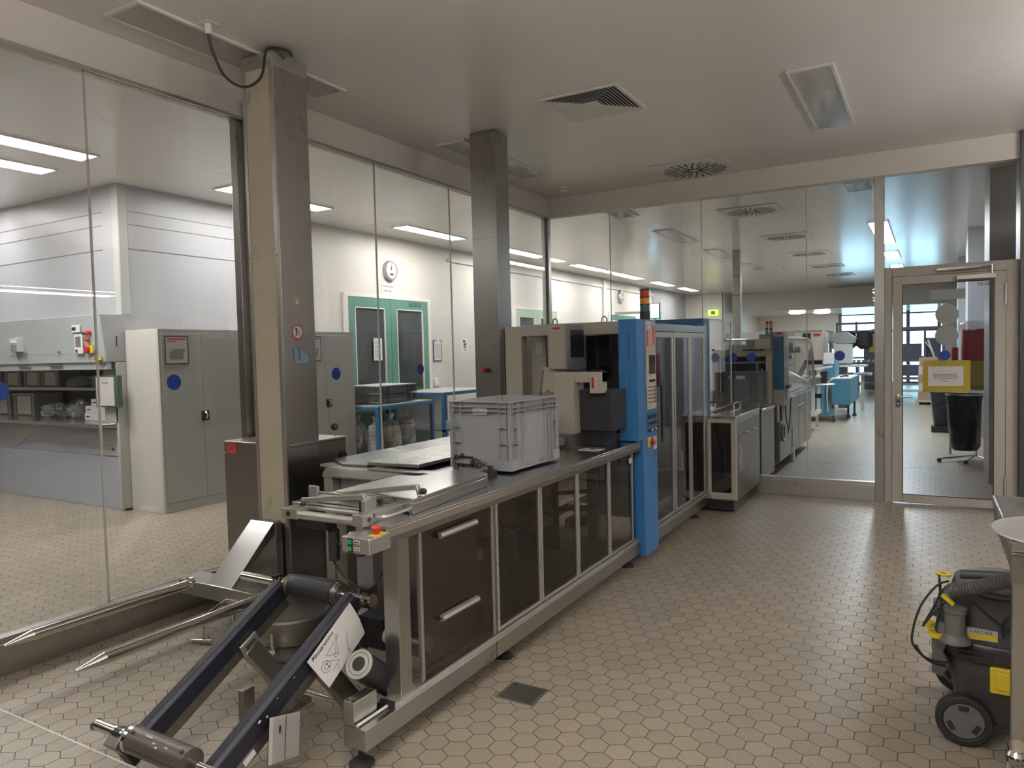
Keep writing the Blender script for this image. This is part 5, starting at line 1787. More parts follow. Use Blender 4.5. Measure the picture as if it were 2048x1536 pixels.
# ================================================================== CRATE AND PAPERS ON THE MACHINE
euro_crate('storage_crate', 0.385, 0.52, 0.362, 'crate', 'tall light grey ribbed crate standing on the machine worktop', (-2.005, 3.40, 0.8585), -0.03)
t = thing('info_card', 'white card with black blots lying by the blue control column', 'card', (-1.81, 4.12, 0.858))
B(-1.88, -1.745, 4.05, 4.15, 0.8582, 0.8592).build('sheet', 'paper', t)
m = MB()
for x, y, r in ((-1.85, 4.09, .018), (-1.81, 4.11, .02), (-1.77, 4.09, .012)):
    m.lathe((x, y, .8592), [(r, 0), (r, .0006)], n=16)
m.build('print', 'ink', t)
t = thing('metal_rail', 'thin metal rail lying on the dark worktop near the charcoal box', 'rail', (-1.95, 4.2, .858))
B(-2.14, -1.76, 4.18, 4.20, 0.8582, 0.864).build('bar', 'chrome', t)

# ================================================================== REEL UNWINDER in the foreground
ru = thing('reel_unwinder', 'reel unwinder with two slanted navy padded arms and black roller', 'reel unwinder', (-2.15, 1.9, 0))
PA, PB = V(0, 1.395, 0.150), V(0, 2.095, 0.528)
dv = (PB - PA).normalized()
nv = V(0, -dv.z, dv.y)
for X1 in (-2.345, -1.955):
    a, b = PA + V(X1, 0, 0), PB + V(X1, 0, 0)
    m = MB()
    w = 0.030
    c0 = [(-w, .016), (-w * .55, .028), (w * .55, .028), (w, .016), (w, -.048), (-w, -.048)]
    P = []
    for p in (a, b):
        for (u, v) in c0:
            P.append(p + V(1, 0, 0) * u + nv * v)
    n = 6
    m.poly(P, [tuple(range(n))[::-1], tuple(range(n, 2 * n))] + [(i, (i + 1) % n, n + (i + 1) % n, n + i) for i in range(n)])
    arm = m.build('arm_pad', 'navy', ru, bevel=0.003)
    m = MB()
    m.bar(a + dv * .05 - nv * .070, b - dv * .02 - nv * .070, 0.050, 0.044, up=nv)
    m.build('arm_channel', 'steelD', ru, bevel=0.003)
    # legs: channels leaning back down to the floor
    m = MB()
    top = V(X1 + 0.02, 1.90, 0.345)
    bot = V(X1 + 0.02, 2.125, 0.055)
    m.bar(top, bot, 0.055, 0.07, up=(0, 0.65, 0.76))
    m.build('leg', 'steelD', ru, bevel=0.003)
    B(X1 - 0.02, X1 + 0.06, 2.07, 2.19, 0.002, 0.050).build('foot', 'steelD', ru, bevel=0.003)
# square tube end of the cross member seen on the outer arm
m = MB()
q0 = V(-2.312, 1.90, 0.352)
m.bar(q0, q0 + V(0.012, 0, 0), 0.085, 0.060, up=nv)
m.build('cross_tube', 'alu', ru, bevel=0.002)
m = MB()
m.bar(q0 + V(0.0125, 0, 0), q0 + V(0.0135, 0, 0), 0.05, 0.03, up=nv)
m.build('tube_plug', 'steelD', ru)
MB().cyl((-2.30, 2.06, 0.125), (-1.83, 2.06, 0.125), 0.014).build('cross_rod', 'chrome', ru)
# upper shaft
m = MB()
m.cyl((-2.60, 2.12, 0.525), (-2.415, 2.12, 0.525), 0.0175, n=28)
m.cyl((-2.415, 2.12, 0.525), (-1.875, 2.12, 0.525), 0.015, n=28)
m.lathe((-1.875, 2.12, 0.525), [(0.015, 0), (0.024, 0.002), (0.024, 0.010)], axis=(1, 0, 0), n=28)
m.build('shaft', 'chrome', ru)
m = MB()
for x in (-2.405, -2.372, -2.345, -2.315, -1.915):
    m.ring((x, 2.12, .525), (x + .008, 2.12, .525), .024, .016)
m.cyl((-2.42, 2.12, .525), (-2.30, 2.12, .525), .0155)
m.build('collar', 'chrome', ru)
m = MB()
m.ring((-2.395, 2.12, .525), (-2.375, 2.12, .525), .023, .015)
m.box(-2.40, -2.38, 2.10, 2.14, .545, .556)
m.box(-1.955, -1.90, 2.145, 2.185, .512, .562)
m.build('clamp_lever', 'black', ru)
m = MB()
m.cyl((-2.265, 2.12, .525), (-2.055, 2.12, .525), .050, n=40)
m.lathe((-2.265, 2.12, .525), [(.050, 0), (.044, .012), (.044, .03)], axis=(-1, 0, 0), n=40)
m.build('black_roller', 'roller', ru)
m = MB()
m.lathe((-2.295, 2.12, .525), [(.040, 0), (.044, .006), (.044, .020), (.030, .022)], axis=(-1, 0, 0), n=32)
m.lathe((-2.054, 2.12, .525), [(.047, 0), (.047, .014), (.042, .018), (.042, .03), (.028, .032)], axis=(1, 0, 0), n=32)
m.build('roller_flange', 'steelD', ru)
# lower shaft
m = MB()
m.cyl((-2.505, 1.405, .215), (-2.39, 1.405, .215), .0185, n=28)
m.cyl((-2.39, 1.405, .215), (-1.90, 1.405, .215), .012, n=24)
m.build('shaft', 'chrome', ru)
m = MB()
m.ring((-2.508, 1.405, .215), (-2.503, 1.405, .215), .0205, .0)
m.build('shaft_cap', 'steelD', ru)
m = MB()
for x in (-2.392, -2.35, -2.318):
    m.ring((x, 1.405, .215), (x + .010, 1.405, .215), .0225, .012)
m.build('collar', 'chrome', ru)
m = MB()
m.ring((-2.382, 1.405, .215), (-2.352, 1.405, .215), .022, .012)
m.build('clamp_ring', 'black', ru)
m = MB()
m.prism([(1.36, .19), (1.41, .135), (1.46, .15), (1.47, .21), (1.40, .235)], 'X', -2.40, -2.335)
m.build('bearing_block', 'steelD', ru, bevel=0.004)
m = MB()
m.cyl((-2.285, 1.405, .215), (-1.995, 1.405, .215), .0435, n=36)
rl_ = m.build('bronze_roller', 'brown', ru)
m = MB()
m.ring((-2.303, 1.405, .215), (-2.286, 1.405, .215), .044, .02)
m.build('roller_flange', 'chrome', ru)
m = MB()
m.box(-2.28, -2.0, 1.360, 1.3625, .213, .2145)
for x in (-2.265, -2.015):
    m.lathe((x, 1.385, .255), [(.007, 0), (.007, .002)], axis=(0, -.4, .9), n=14)
m.build('groove', 'black', rl_)
m = MB()
for (x, ang, l) in ((-2.20, 1.9, .03), (-2.15, 2.2, .012), (-2.13, 2.4, .010), (-2.09, 2.2, .012)):
    y = 1.405 + .0438 * math.cos(ang)
    z = .215 + .0438 * math.sin(ang)
    m.box(x, x + l, y - .003, y + .001, z - .001, z + .002)
m.build('label_scrap', 'paper', rl_)
# tape remains on the near arm
m = MB()
for (t_, u, s1, s2) in ((.30, .006, .012, .008), (.34, -.006, .008, .006), (.42, .01, .004, .004), (.53, .008, .004, .004)):
    p = PA + (PB - PA) * t_ + V(-1.955 + .0302, 0, 0) + nv * (u - .006)
    m.bar(p, p + dv * s1, .0012, s2, up=nv)
p = PA + (PB - PA) * .17 + V(-1.955 + .0256, 0, 0) - nv * .07
m.bar(p, p + dv * .05, .0012, .022, up=nv)
m.build('tape_scrap', 'paper', ru)
# dark foam roll with aluminium end disc
m = MB()
r0, r1 = V(-1.820, 1.985, 0.335), V(-1.845, 2.215, 0.150)
m.cyl(r0, r1, .052, n=40)
rr = m.build('lower_roller', 'roller', ru)
ax = (r1 - r0).normalized()
m = MB()
m.lathe(r0, [(.054, 0), (.054, -.006), (.03, -.008)], axis=ax, n=40)
m.build('end_disc', 'alu', rr)
m = MB()
m.lathe(r0 + ax * -.0075, [(.026, 0), (.026, -.002)], axis=ax, n=32)
m.ring(r0 + ax * -.0062, r0 + ax * -.0072, .042, .040)
m.build('bore', 'black', rr)
MB().bar(r1 + ax * .002, r1 + ax * .03, .05, .05).build('roller_bracket', 'steelD', ru)
B(-2.43, -2.40, 1.93, 1.99, 0.002, 0.13).build('hinge_block', 'steelD', ru, bevel=0.002)

# instruction sheet hanging on the near arm
t = thing('instruction_sheet', 'curled white instruction sheet with line drawings hanging on the unwinder arm', 'paper sheet', (-1.905, 1.95, 0.28))
c = [V(-1.915, 2.044, .534), V(-1.905, 2.105, .397), V(-1.885, 1.886, .276), V(-1.905, 1.809, .395)]
m = MB()
NU, NV_ = 10, 8
P = []
for off in (0, .0008):
    for i in range(NU + 1):
        for j in range(NV_ + 1):
            u, v = i / NU, j / NV_
            p = (c[0] * (1 - u) + c[3] * u) * (1 - v) + (c[1] * (1 - u) + c[2] * u) * v
            p = p + V(0.010 * math.sin(PI * v) * (1 - u) + 0.006 * v * v + off, 0, 0)
            P.append(p)
F = []
K = (NU + 1) * (NV_ + 1)
for i in range(NU):
    for j in range(NV_):
        a = i * (NV_ + 1) + j
        F.append((a, a + 1, a + NV_ + 2, a + NV_ + 1))
        F.append((K + a, K + a + NV_ + 1, K + a + NV_ + 2, K + a + 1))
m.poly(P, F)
sheet = m.build('sheet', 'paper', t)


def on_sheet(u, v, lift=.0016):
    p = (c[0] * (1 - u) + c[3] * u) * (1 - v) + (c[1] * (1 - u) + c[2] * u) * v
    return p + V(0.010 * math.sin(PI * v) * (1 - u) + 0.006 * v * v + lift, 0, 0)


m = MB()


def ln(m, pts, w=.0012):
    for p, q in zip(pts[:-1], pts[1:]):
        m.bar(on_sheet(*p), on_sheet(*q), .0006, w, up=(0, .3, 1))


ln(m, [(.45, .25), (.62, .55), (.75, .35), (.48, .28)])
ln(m, [(.30, .45), (.42, .85)])
ln(m, [(.52, .5), (.60, .62)], .002)
ln(m, [(.66, .82), (.74, .92)], .002)
ln(m, [(.80, .45), (.62, .75), (.80, .80)])
for (uc, vc, r) in ((.46, .25, .04), (.62, .58, .04), (.84, .55, .11), (.84, .55, .05), (.40, .88, .035)):
    ln(m, [(uc + r * .75 * math.cos(k * PI / 7), vc + r * 1.3 * math.sin(k * PI / 7)) for k in range(15)])
ln(m, [(.80, .50), (.81, .53)], .004)
ln(m, [(.80, .60), (.81, .63)], .004)
m.build('drawing', 'ink', t)
tt = text('lettering', 'Piktogramme', 0.024, (0, 0, 0), (0, 0, 0), 'ink', None)
pu = (c[0] - c[3]).normalized()
pv = V(1, 0, 0).cross(pu).normalized()
pos = on_sheet(.70, .10, .002)
rot = Matrix((pu, pv, pu.cross(pv))).transposed()
for v in tt.data.vertices:
    v.co = rot @ v.co
tt.parent = t
tt.location = pos - wloc(t)

# acrylic document holder hanging below the near arm
t = thing('document_holder', 'clear acrylic document holder hanging from the unwinder arm at the bottom', 'document holder', (-1.87, 1.70, 0.07))
e0, e1 = V(-1.90, 1.625, .285), V(-1.875, 1.785, .250)
dn = V(0.0, -.015, -.172)
nn = V(.022, .006, 0)
m = MB()
for (a, b) in ((V(0, 0, 0), nn * .1), (nn * .9, nn)):
    m.poly([e0 + a, e1 + a, e1 + a + dn, e0 + a + dn, e0 + b, e1 + b, e1 + b + dn, e0 + b + dn],
           [(3, 2, 1, 0), (4, 5, 6, 7), (0, 1, 5, 4), (1, 2, 6, 5), (2, 3, 7, 6), (3, 0, 4, 7)])
m.poly([e0 + dn, e1 + dn, e1 + dn + nn, e0 + dn + nn, e0 + dn * .985, e1 + dn * .985, e1 + dn * .985 + nn, e0 + dn * .985 + nn], [(3, 2, 1, 0), (4, 5, 6, 7), (0, 1, 5, 4), (1, 2, 6, 5), (2, 3, 7, 6), (3, 0, 4, 7)])
m.build('shell', 'clearguard', t, smooth=False)
a0 = e0 + nn * .3 + dn * .03
a1 = e0 + (e1 - e0) * .72 + nn * .3 + dn * .03
m = MB()
m.quad(a0, a1, a1 + dn * .86, a0 + dn * .90, .001)
m.build('paper_inside', 'papera', t)
m = MB()
for f_ in (.52,):
    s0 = a0 + (a1 - a0) * f_ + nn * .08
    m.bar(s0, s0 + dn * .88, .0015, .0012, up=(1, 0, 0))
s0 = a0 + (a1 - a0) * .33 + dn * .2 + nn * .08
m.bar(s0, s0 + dn * .12, .008, .0012, up=(1, 0, 0))
m.build('fold_line', 'ink', t)
m = MB()
m.tube([e1 + nn * .5, e1 + nn * .5 + V(-.005, .01, .012), V(-1.925, 1.76, .275)], .0015, n=6)
m.build('wire_hook', 'black', t)

# floor details
t = thing('floor_drain', 'square steel drain cover set in the tiled floor', 'drain cover', (-1.52, 2.665, 0))
B(-1.61, -1.43, 2.585, 2.745, 0.0003, 0.003).build('frame', 'steelX', t)
B(-1.60, -1.44, 2.595, 2.735, 0.003, 0.0045).build('cover', 'steelD', t)
m = MB()
m.cyl((-1.585, 2.72, .004), (-1.585, 2.72, .0052), .006)
m.build('key_hole', 'black', t)
struct(B(-3.78, -2.05, 1.520, 1.529, 0.0002, 0.0012).build('trim_18', 'seam'))
struct(B(-6, 0.6, 9.72, 9.73, 0.0002, 0.0010).build('trim_19', 'black'))

# ================================================================== DECALS ON THE GLASS
def dot(label, c, r, axis, mat='dot', group='blue dots on the glass', cat='sticker', name='blue_dot_sticker'):
    t = MB().lathe(c, [(r, 0.0), (r, 0.0008)], axis=axis, n=44).build(name, mat)
    tag(t, label, cat, group)


for y, l in ((1.77, 'blue dot sticker on the corridor glass, cut by the picture edge at the bench'), (2.695, 'blue dot sticker on the corridor glass in front of the near grey cupboard'),
             (4.037, 'blue dot sticker on the corridor glass in front of the far grey cupboard'), (5.075, 'blue dot sticker on the corridor glass over the green double door'),
             (6.90, 'blue dot sticker on the corridor glass seen inside the beige portal')):
    dot(l, (XG + .0065, y, 1.343), .046, (1, 0, 0))
for x, l in ((-1.745, 'darker blue dot sticker behind the clear hood, on the hall glass'), (-1.56, 'blue dot sticker on the hall glass above the dark crate'),
             (-0.745, 'blue dot sticker on the hall glass near the steel door post')):
    dot(l, (x, YG - .0075, 1.365), .047, (0, -1, 0))
dot('small blue dot sticker on the door glass above the yellow sheet', (0.116, YG - .0345, 1.353), .044, (0, -1, 0))
dot('upper large grey round sticker on the door glass', (0.130, YG - .0345, 1.715), .090, (0, -1, 0), 'greydot', 'grey stickers on the door', name='grey_dot_sticker')
dot('lower large grey round sticker on the door glass', (0.127, YG - .0345, 1.529), .090, (0, -1, 0), 'greydot', 'grey stickers on the door', name='grey_dot_sticker')
tag(B(0.0, 0.268, YG - .0355, YG - .0345, 1.848, 1.936).build('grey_bar_sticker', 'greydot'), 'grey rectangular sticker near the top of the door glass', 'sticker', 'grey stickers on the door')
t = thing('door_notice', 'yellow sheet with white notice taped to the glass door', 'notice', (0.12, YG - .036, 1.02))
B(-0.058, 0.308, YG - .0365, YG - .0345, 1.025, 1.308).build('yellow_sheet', 'yelsheet', t)
B(-0.014, 0.256, YG - .0380, YG - .0365, 1.080, 1.255).build('white_sheet', 'paper', t)
text('lettering', 'Primärbereich', 0.032, (0.118, YG - .0382, 1.180), FACE_Y, 'ink', t)
B(0.02, 0.216, YG - .0388, YG - .0380, 1.160, 1.163).build('underline', 'ink', t)
text('lettering', 'Für weiße gekennzeichnete', 0.0155, (0.118, YG - .0382, 1.146), FACE_Y, 'ink', t)
text('lettering', 'Schuhe!', 0.0155, (0.118, YG - .0382, 1.122), FACE_Y, 'ink', t)

# ================================================================== CART, LID AND WET VACUUM at the door side
ct = thing('steel_cart', 'stainless table on castors at the picture edge beside the vacuum', 'cart', (0.6, 2.85, 0))
B(0.200, 1.05, 2.47, 3.20, 0.868, 0.900).build('tabletop', 'steelX', ct, bevel=0.006)
B(0.200, 1.05, 2.47, 2.50, 0.780, 0.868).build('apron', 'steelD', ct, bevel=0.002)
B(0.205, 0.24, 2.50, 3.18, 0.80, 0.868).build('apron', 'steelD', ct, bevel=0.002)
for (x, y) in ((0.212, 2.585), (1.0, 2.585), (1.0, 3.14)):
    lg = B(x, x + .034, y, y + .034, 0.27, 0.80).build('leg', 'steelV', ct, bevel=0.003)
    m = MB()
    xc, yc = x + .017, y + .017
    m.cyl((xc, yc, .235), (xc, yc, .275), .020)
    m.lathe((xc, yc, .215), [(.030, 0), (.032, .008), (.024, .02)], n=20)
    m.box(xc - .030, xc - .025, yc - .055, yc + .015, .08, .22)
    m.box(xc + .025, xc + .030, yc - .055, yc + .015, .08, .22)
    m.cyl((xc - .034, yc - .03, .09), (xc + .034, yc - .03, .09), .008)
    cs = m.build('castor', 'chrome', lg)
    MB().cyl((xc - .021, yc - .03, .09), (xc + .021, yc - .03, .09), .0895, n=36).build('wheel', 'rubber', cs)
for k_ in range(3):
    MB().bar((0.255 + k_ * .025, 2.60, 0.79), (0.36 + k_ * .03, 2.60, 0.35), .012, .012).build('brace', 'steelD', ct)
t = thing('round_lid', 'round polished steel lid overhanging the cart corner', 'lid', (0.375, 2.50, 0.901))
m = MB()
m.lathe((0.375, 2.50, .925), [(.215, .0), (.222, .004), (.220, .008), (.150, .022), (.135, .020), (.125, .006), (.02, .005)], n=64)
m.build('dish', 'alu', t)
m = MB()
m.lathe((0.375, 2.50, .901), [(.14, 0), (.15, .004), (.155, .022), (.150, .0245)], n=48)
m.build('gasket_ring', 'navy', t)
m = MB()
m.prism([(.315, 2.47), (.42, 2.47), (.42, 2.53), (.30, 2.53)], 'Z', .932, .955)
m.build('grip', 'steelD', t, bevel=0.004)

vc = thing('wet_vacuum', 'dark wet and dry vacuum cleaner with yellow clips and big wheels', 'vacuum cleaner', (0.30, 3.25, 0))


def shell(m, levels, n=32, p=4.0):
    """stack of super-ellipse rings: (cx, cy, hx, hy, z)"""
    P = []
    for (cx_, cy_, hx, hy, z) in levels:
        for i in range(n):
            a = 2 * PI * i / n
            ca, sa = math.cos(a), math.sin(a)
            r = (abs(ca) ** p + abs(sa) ** p) ** (-1 / p)
            P.append((cx_ + hx * ca * r, cy_ + hy * sa * r, z))
    F = []
    for k in range(len(levels) - 1):
        for i in range(n):
            F.append((k * n + i, k * n + (i + 1) % n, (k + 1) * n + (i + 1) % n, (k + 1) * n + i))
    F.append(tuple(range(n))[::-1])
    F.append(tuple(range((len(levels) - 1) * n, len(levels) * n)))
    m.poly(P, F)
    return m


shell(MB(), [(0.31, 3.27, .215, .150, .060), (0.31, 3.27, .225, .160, .075), (0.305, 3.27, .245, .182, .300)]).build('tank', 'vac', vc)
shell(MB(), [(0.305, 3.27, .256, .195, .297), (0.305, 3.27, .262, .200, .310), (0.305, 3.27, .262, .200, .360), (0.305, 3.27, .256, .195, .368)]).build('lid_band', 'black', vc)
shell(MB(), [(0.305, 3.27, .250, .188, .364), (0.305, 3.27, .242, .182, .48), (0.31, 3.27, .225, .165, .555), (0.32, 3.27, .19, .13, .575)]).build('motor_head', 'vac', vc)
shell(MB(), [(0.33, 3.24, .15, .085, .572), (0.33, 3.24, .145, .08, .592)]).build('top_tray', 'vacl', vc)
m = MB()
for z in (.320, .338):
    m.box(.09, .20, 3.0695, 3.078, z, z + .009)
m.build('vent_slot', 'rubber', vc)
for (xw, yw) in ((0.108, 3.035), (0.108, 3.50)):
    s = -1 if yw < 3.2 else 1
    m = MB()
    m.ring((xw, yw, .092), (xw, yw + .045, .092), .090, .066, n=40)
    w = m.build('wheel', 'rubber', vc, bevel=0.004)
    m = MB()
    m.cyl((xw, yw + .006, .092), (xw, yw + .040, .092), .066, n=36)
    h_ = m.build('hub', 'vacl', w, bevel=0.003)
    m = MB()
    for k in range(3):
        a = PI / 2 + 2 * PI * k / 3
        m.bar((xw + .046 * math.cos(a) - .016 * math.sin(a), yw + .0045, .092 + .046 * math.sin(a) + .016 * math.cos(a)),
              (xw + .046 * math.cos(a) + .016 * math.sin(a), yw + .0045, .092 + .046 * math.sin(a) - .016 * math.cos(a)), .006, .016, up=(math.cos(a), 0, math.sin(a)))
    m.build('hub_opening', 'rubber', h_)
MB().cyl((0.108, 3.07, .092), (0.108, 3.51, .092), .012).build('axle', 'steelD', vc)
for (x, y) in ((0.46, 3.16), (0.46, 3.40)):
    m = MB()
    m.cyl((x, y - .012, .035), (x, y + .012, .035), .035, n=24)
    m.cyl((x, y, .035), (x, y, .075), .009)
    m.build('front_castor', 'rubber', vc)
# rear push bracket, accessory holders, clips
m = MB()
m.prism([(.005, .215), (.045, .20), (.065, .26), (.045, .30), (.06, .335), (.045, .345), (.005, .315), (.015, .27)], 'Y', 3.14, 3.30)
m.build('rear_bracket', 'vacl', vc, bevel=0.004)
m = MB()
m.lathe((0.080, 3.055, .378), [(.052, 0), (.050, .012), (.034, .030), (.034, .105), (.038, .11), (.038, .125), (.030, .126)], n=28)
m.build('accessory_cup', 'vacl', vc)
m = MB()
m.box(.012, .05, 3.08, 3.16, .45, .50)
m.box(.02, .05, 3.05, 3.12, .40, .44)
m.build('hook_block', 'vacl', vc, bevel=0.005)
for (c_, r_) in (((0.020, 3.06, .385), .020), ((-.002, 3.10, .405), .016)):
    m = MB()
    m.ring((c_[0], c_[1], c_[2]), (c_[0], c_[1], c_[2] + .018), r_ + .006, r_, n=20)
    m.box(c_[0] + r_, c_[0] + r_ + .03, c_[1] - .012, c_[1] + .012, c_[2], c_[2] + .014)
    m.build('yellow_clip', 'yellow', vc)
m = MB()
m.bar((0.04, 3.02, .555), (0.075, 3.0, .530), .012, .012)
m.build('yellow_clip', 'yellow', vc)
m = MB()
m.ring((0.045, 3.12, .60), (0.045, 3.12, .607), .026, .012, n=20)
m.build('yellow_clip', 'yellow', vc)
B(.188, .29, 3.060, 3.082, .205, .300).build('yellow_latch', 'yellow', vc, bevel=0.006)
B(.205, .28, 3.054, 3.062, .222, .286).build('latch_inset', 'yellow', vc, bevel=0.004)
lb_ = B(.112, .212, 3.0765, 3.095, .388, .426).build('badge', 'papera', vc)
B(.115, .209, 3.0755, 3.0765, .392, .409).build('badge_stripe', 'yellow', lb_)
text('lettering', 'KÄRCHER', 0.0155, (.162, 3.0758, .417), FACE_Y, 'ink', lb_)
MB().quad((.135, 3.10, .568), (.20, 3.10, .573), (.20, 3.145, .578), (.135, 3.145, .574), .001).build('red_sticker', 'redsticker', vc)
m = MB()
m.box(.24, .45, 3.17, 3.182, .592, .5935)
m.build('tray_slot', 'rubber', vc)
# ribbed hose
hp = [V(.055, 3.07, .525), V(.075, 3.05, .565), V(.14, 3.0, .60), V(.22, 2.93, .655), V(.30, 2.86, .70), V(.42, 2.80, .72)]
q = []
for i in range(len(hp) - 1):
    a, b, c_, d = hp[max(i - 1, 0)], hp[i], hp[i + 1], hp[min(i + 2, len(hp) - 1)]
    for k in range(16):
        t_ = k / 16
        q.append(0.5 * ((2 * b) + (c_ - a) * t_ + (2 * a - 5 * b + 4 * c_ - d) * t_ * t_ + (3 * b - a - 3 * c_ + d) * t_ ** 3))
q.append(hp[-1])
m = MB()
m.tube(q, [(.0255 if i % 2 else .0225) * (1.12 if i < 26 else 1) for i in range(len(q))], n=20, smooth=0)
m.build('hose', 'vac', vc)
for p in ([(.06, 3.05, .60), (.02, 3.03, .58), (-.03, 3.02, .50), (-.055, 3.02, .40), (-.05, 3.03, .345), (.0, 3.05, .29), (.05, 3.08, .27)],
          [(.03, 3.08, .61), (.03, 3.05, .54), (-.02, 3.03, .43), (.0, 3.04, .46), (.05, 3.05, .52)],
          [(-.045, 3.03, .35), (-.02, 3.04, .31), (.02, 3.06, .29), (.06, 3.08, .285)],
          [(.03, 3.06, .60), (.035, 3.04, .50), (.02, 3.05, .42), (.03, 3.06, .40)],
          [(.16, 3.06, .60), (.145, 3.05, .575), (.16, 3.05, .556), (.22, 3.05, .55), (.33, 3.05, .555), (.45, 3.06, .56)],
          [(.12, 3.05, .56), (.17, 3.06, .572), (.25, 3.06, .565), (.38, 3.06, .565), (.5, 3.1, .57)],
          [(.19, 3.05, .62), (.25, 3.0, .625), (.30, 3.02, .615), (.36, 3.08, .60), (.45, 3.1, .59)],
          [(.14, 3.05, .53), (.18, 3.055, .49), (.23, 3.06, .45), (.28, 3.065, .41)],
          [(.30, 3.05, .52), (.25, 3.055, .50), (.225, 3.06, .46), (.228, 3.065, .41)]):
    MB().tube(p, 0.0042, n=8, smooth=5).build('power_cord', 'rubber', vc)
m = MB()
m.tube([(.10, 3.16, .60), (.22, 3.14, .615), (.34, 3.14, .615), (.5, 3.16, .61)], .017, n=14, smooth=4)
m.build('spare_hose', 'vac', vc)

# ================================================================== THE HALL behind the glass
# right-hand wall with pilasters
struct(B(0.85, 0.95, 7.8, 29.0, 0, ZC).build('wall_hall', 'hoodgrey'))
for (y, y2, x) in ((8.9, 9.7, 0.525), (13.2, 13.9, 0.50), (17.6, 18.3, 0.50)):
    struct(B(x, 0.85, y, y2, 0, ZC).build('trim_20', 'wallgrey', bevel=0.004))
t = struct(B(-3.10, -2.96, 13.45, 13.59, 0, ZC - .001).build('pillar_hall', 'steelV', bevel=0.003))
m = MB()
for z in (2.75, 2.40):
    m.box(-3.105, -2.955, 13.445, 13.448, z, z + .01)
m.build('joint', 'black', t)
m = MB()
for z, r in ((1.62, .05), (1.49, .03)):
    m.lathe((-3.03, 13.45, z), [(r, 0), (r, .004)], axis=(0, -1, 0), n=24)
m.build('round_sticker', 'screengrey', t)

# ---- second packaging line
m2 = thing('second_packaging_machine', 'second packaging machine behind the hall glass with blue front panel', 'packaging machine', (-2.0, 10.0, 0))
B(-2.5, -1.50, 8.76, 11.3, 0.13, 0.815).build('body', 'steelD', m2, bevel=0.004)
B(-2.5, -1.495, 8.72, 11.3, 0.815, 0.83).build('worktop', 'steelH', m2, bevel=0.002)
m = MB()
m.box(-2.4, -1.62, 8.8, 11.2, .03, .13)
m.build('plinth', 'black', m2)
B(-1.53, -1.497, 9.72, 9.80, 0.002, 0.13).build('foot', 'aluface', m2)
m = MB()
for y in (9.55, 10.15, 10.7):
    m.box(-1.5, -1.498, y, y + .006, .15, .80)
m.box(-1.5, -1.497, 9.62, 9.64, .20, .45)
for (y, z) in ((9.0, .72), (9.05, .72), (9.3, .35), (10.3, .6), (10.8, .7)):
    m.box(-1.5, -1.497, y, y + .012, z, z + .05)
m.build('door_gap', 'black', m2)
MB().lathe((-1.499, 8.92, .46), [(.105, 0), (.11, .012), (.10, .02), (.085, .02), (.08, .008), (.01, .008)], axis=(1, 0, 0), n=36).build('round_vent', 'screengrey', m2)
for p in ([(-1.43, 8.66, 1.05), (-1.42, 8.7, .90), (-1.44, 8.8, .70), (-1.44, 8.95, .50), (-1.46, 9.1, .44), (-1.46, 9.2, .60), (-1.46, 9.3, .85)],):
    MB().tube(p, .006, n=8, smooth=4).build('cable', 'black', m2)
m = MB()
m.box(-2.20, -1.535, 8.50, 8.60, 1.36, 1.44)
m.box(-1.60, -1.535, 8.50, 8.60, 0.83, 1.36)
m.box(-2.20, -2.13, 8.50, 8.60, 0.83, 1.36)
m.box(-2.13, -1.60, 8.50, 8.60, 0.83, 0.93)
m.build('portal', 'beige', m2, bevel=0.003)
B(-2.20, -1.5, 8.6, 8.9, 0.60, 0.83).build('crossbeam', 'steelD', m2)
m = MB()
m.box(-2.13, -1.60, 8.62, 8.66, .93, 1.36)
m.build('shade_sheet', 'screen', m2)  # dark sheet filling the opening, stands for the shade inside the portal
m = MB()
m.box(-1.72, -1.70, 8.58, 8.60, 1.0, 1.3)
m.box(-2.1, -1.62, 8.57, 8.60, 1.28, 1.30)
m.cyl((-1.66, 8.58, .95), (-1.66, 8.58, 1.22), .012)
m.build('rod_bank', 'steelD', m2)
B(-1.80, -1.535, 8.42, 8.62, 1.442, 1.555).build('monitor_housing', 'beige', m2, bevel=0.004)
B(-1.79, -1.70, 8.416, 8.42, 1.455, 1.545).build('display', 'screengrey', m2)
B(-1.83, -1.60, 8.40, 8.42, 1.425, 1.441).build('keyboard', 'black', m2)
B(-1.66, -1.535, 8.45, 8.6, 1.556, 1.605).build('teal_cover', 'green', m2)
bp2 = B(-1.53, -1.42, 8.55, 8.90, 0.98, 1.575).build('blue_panel', 'blued', m2, bevel=0.003)
B(-1.53, -1.42, 8.55, 8.90, 1.575, 1.63).build('top_cap', 'beige', m2, bevel=0.002)
B(-1.49, -1.44, 8.547, 8.55, 1.605, 1.628).build('red_nameplate', 'red', m2)
B(-1.53, -1.42, 8.55, 8.90, 0.80, 0.98).build('lower_cap', 'beige', m2)
m = MB()
m.box(-1.42, -1.416, 8.58, 8.86, .98, 1.62)
kp = m.build('side_panel', 'papera', m2)
m = MB()
m.box(-1.416, -1.414, 8.66, 8.80, 1.30, 1.47)
m.build('display', 'screengrey', kp)
m = MB()
for i in range(8):
    m.box(-1.416, -1.4145, 8.62, 8.84, 1.04 + i * .028, 1.044 + i * .028)
m.build('key_row', 'ink', kp)
B(-1.41, -1.38, 8.62, 8.82, .99, 1.03).build('joystick_block', 'black', m2)
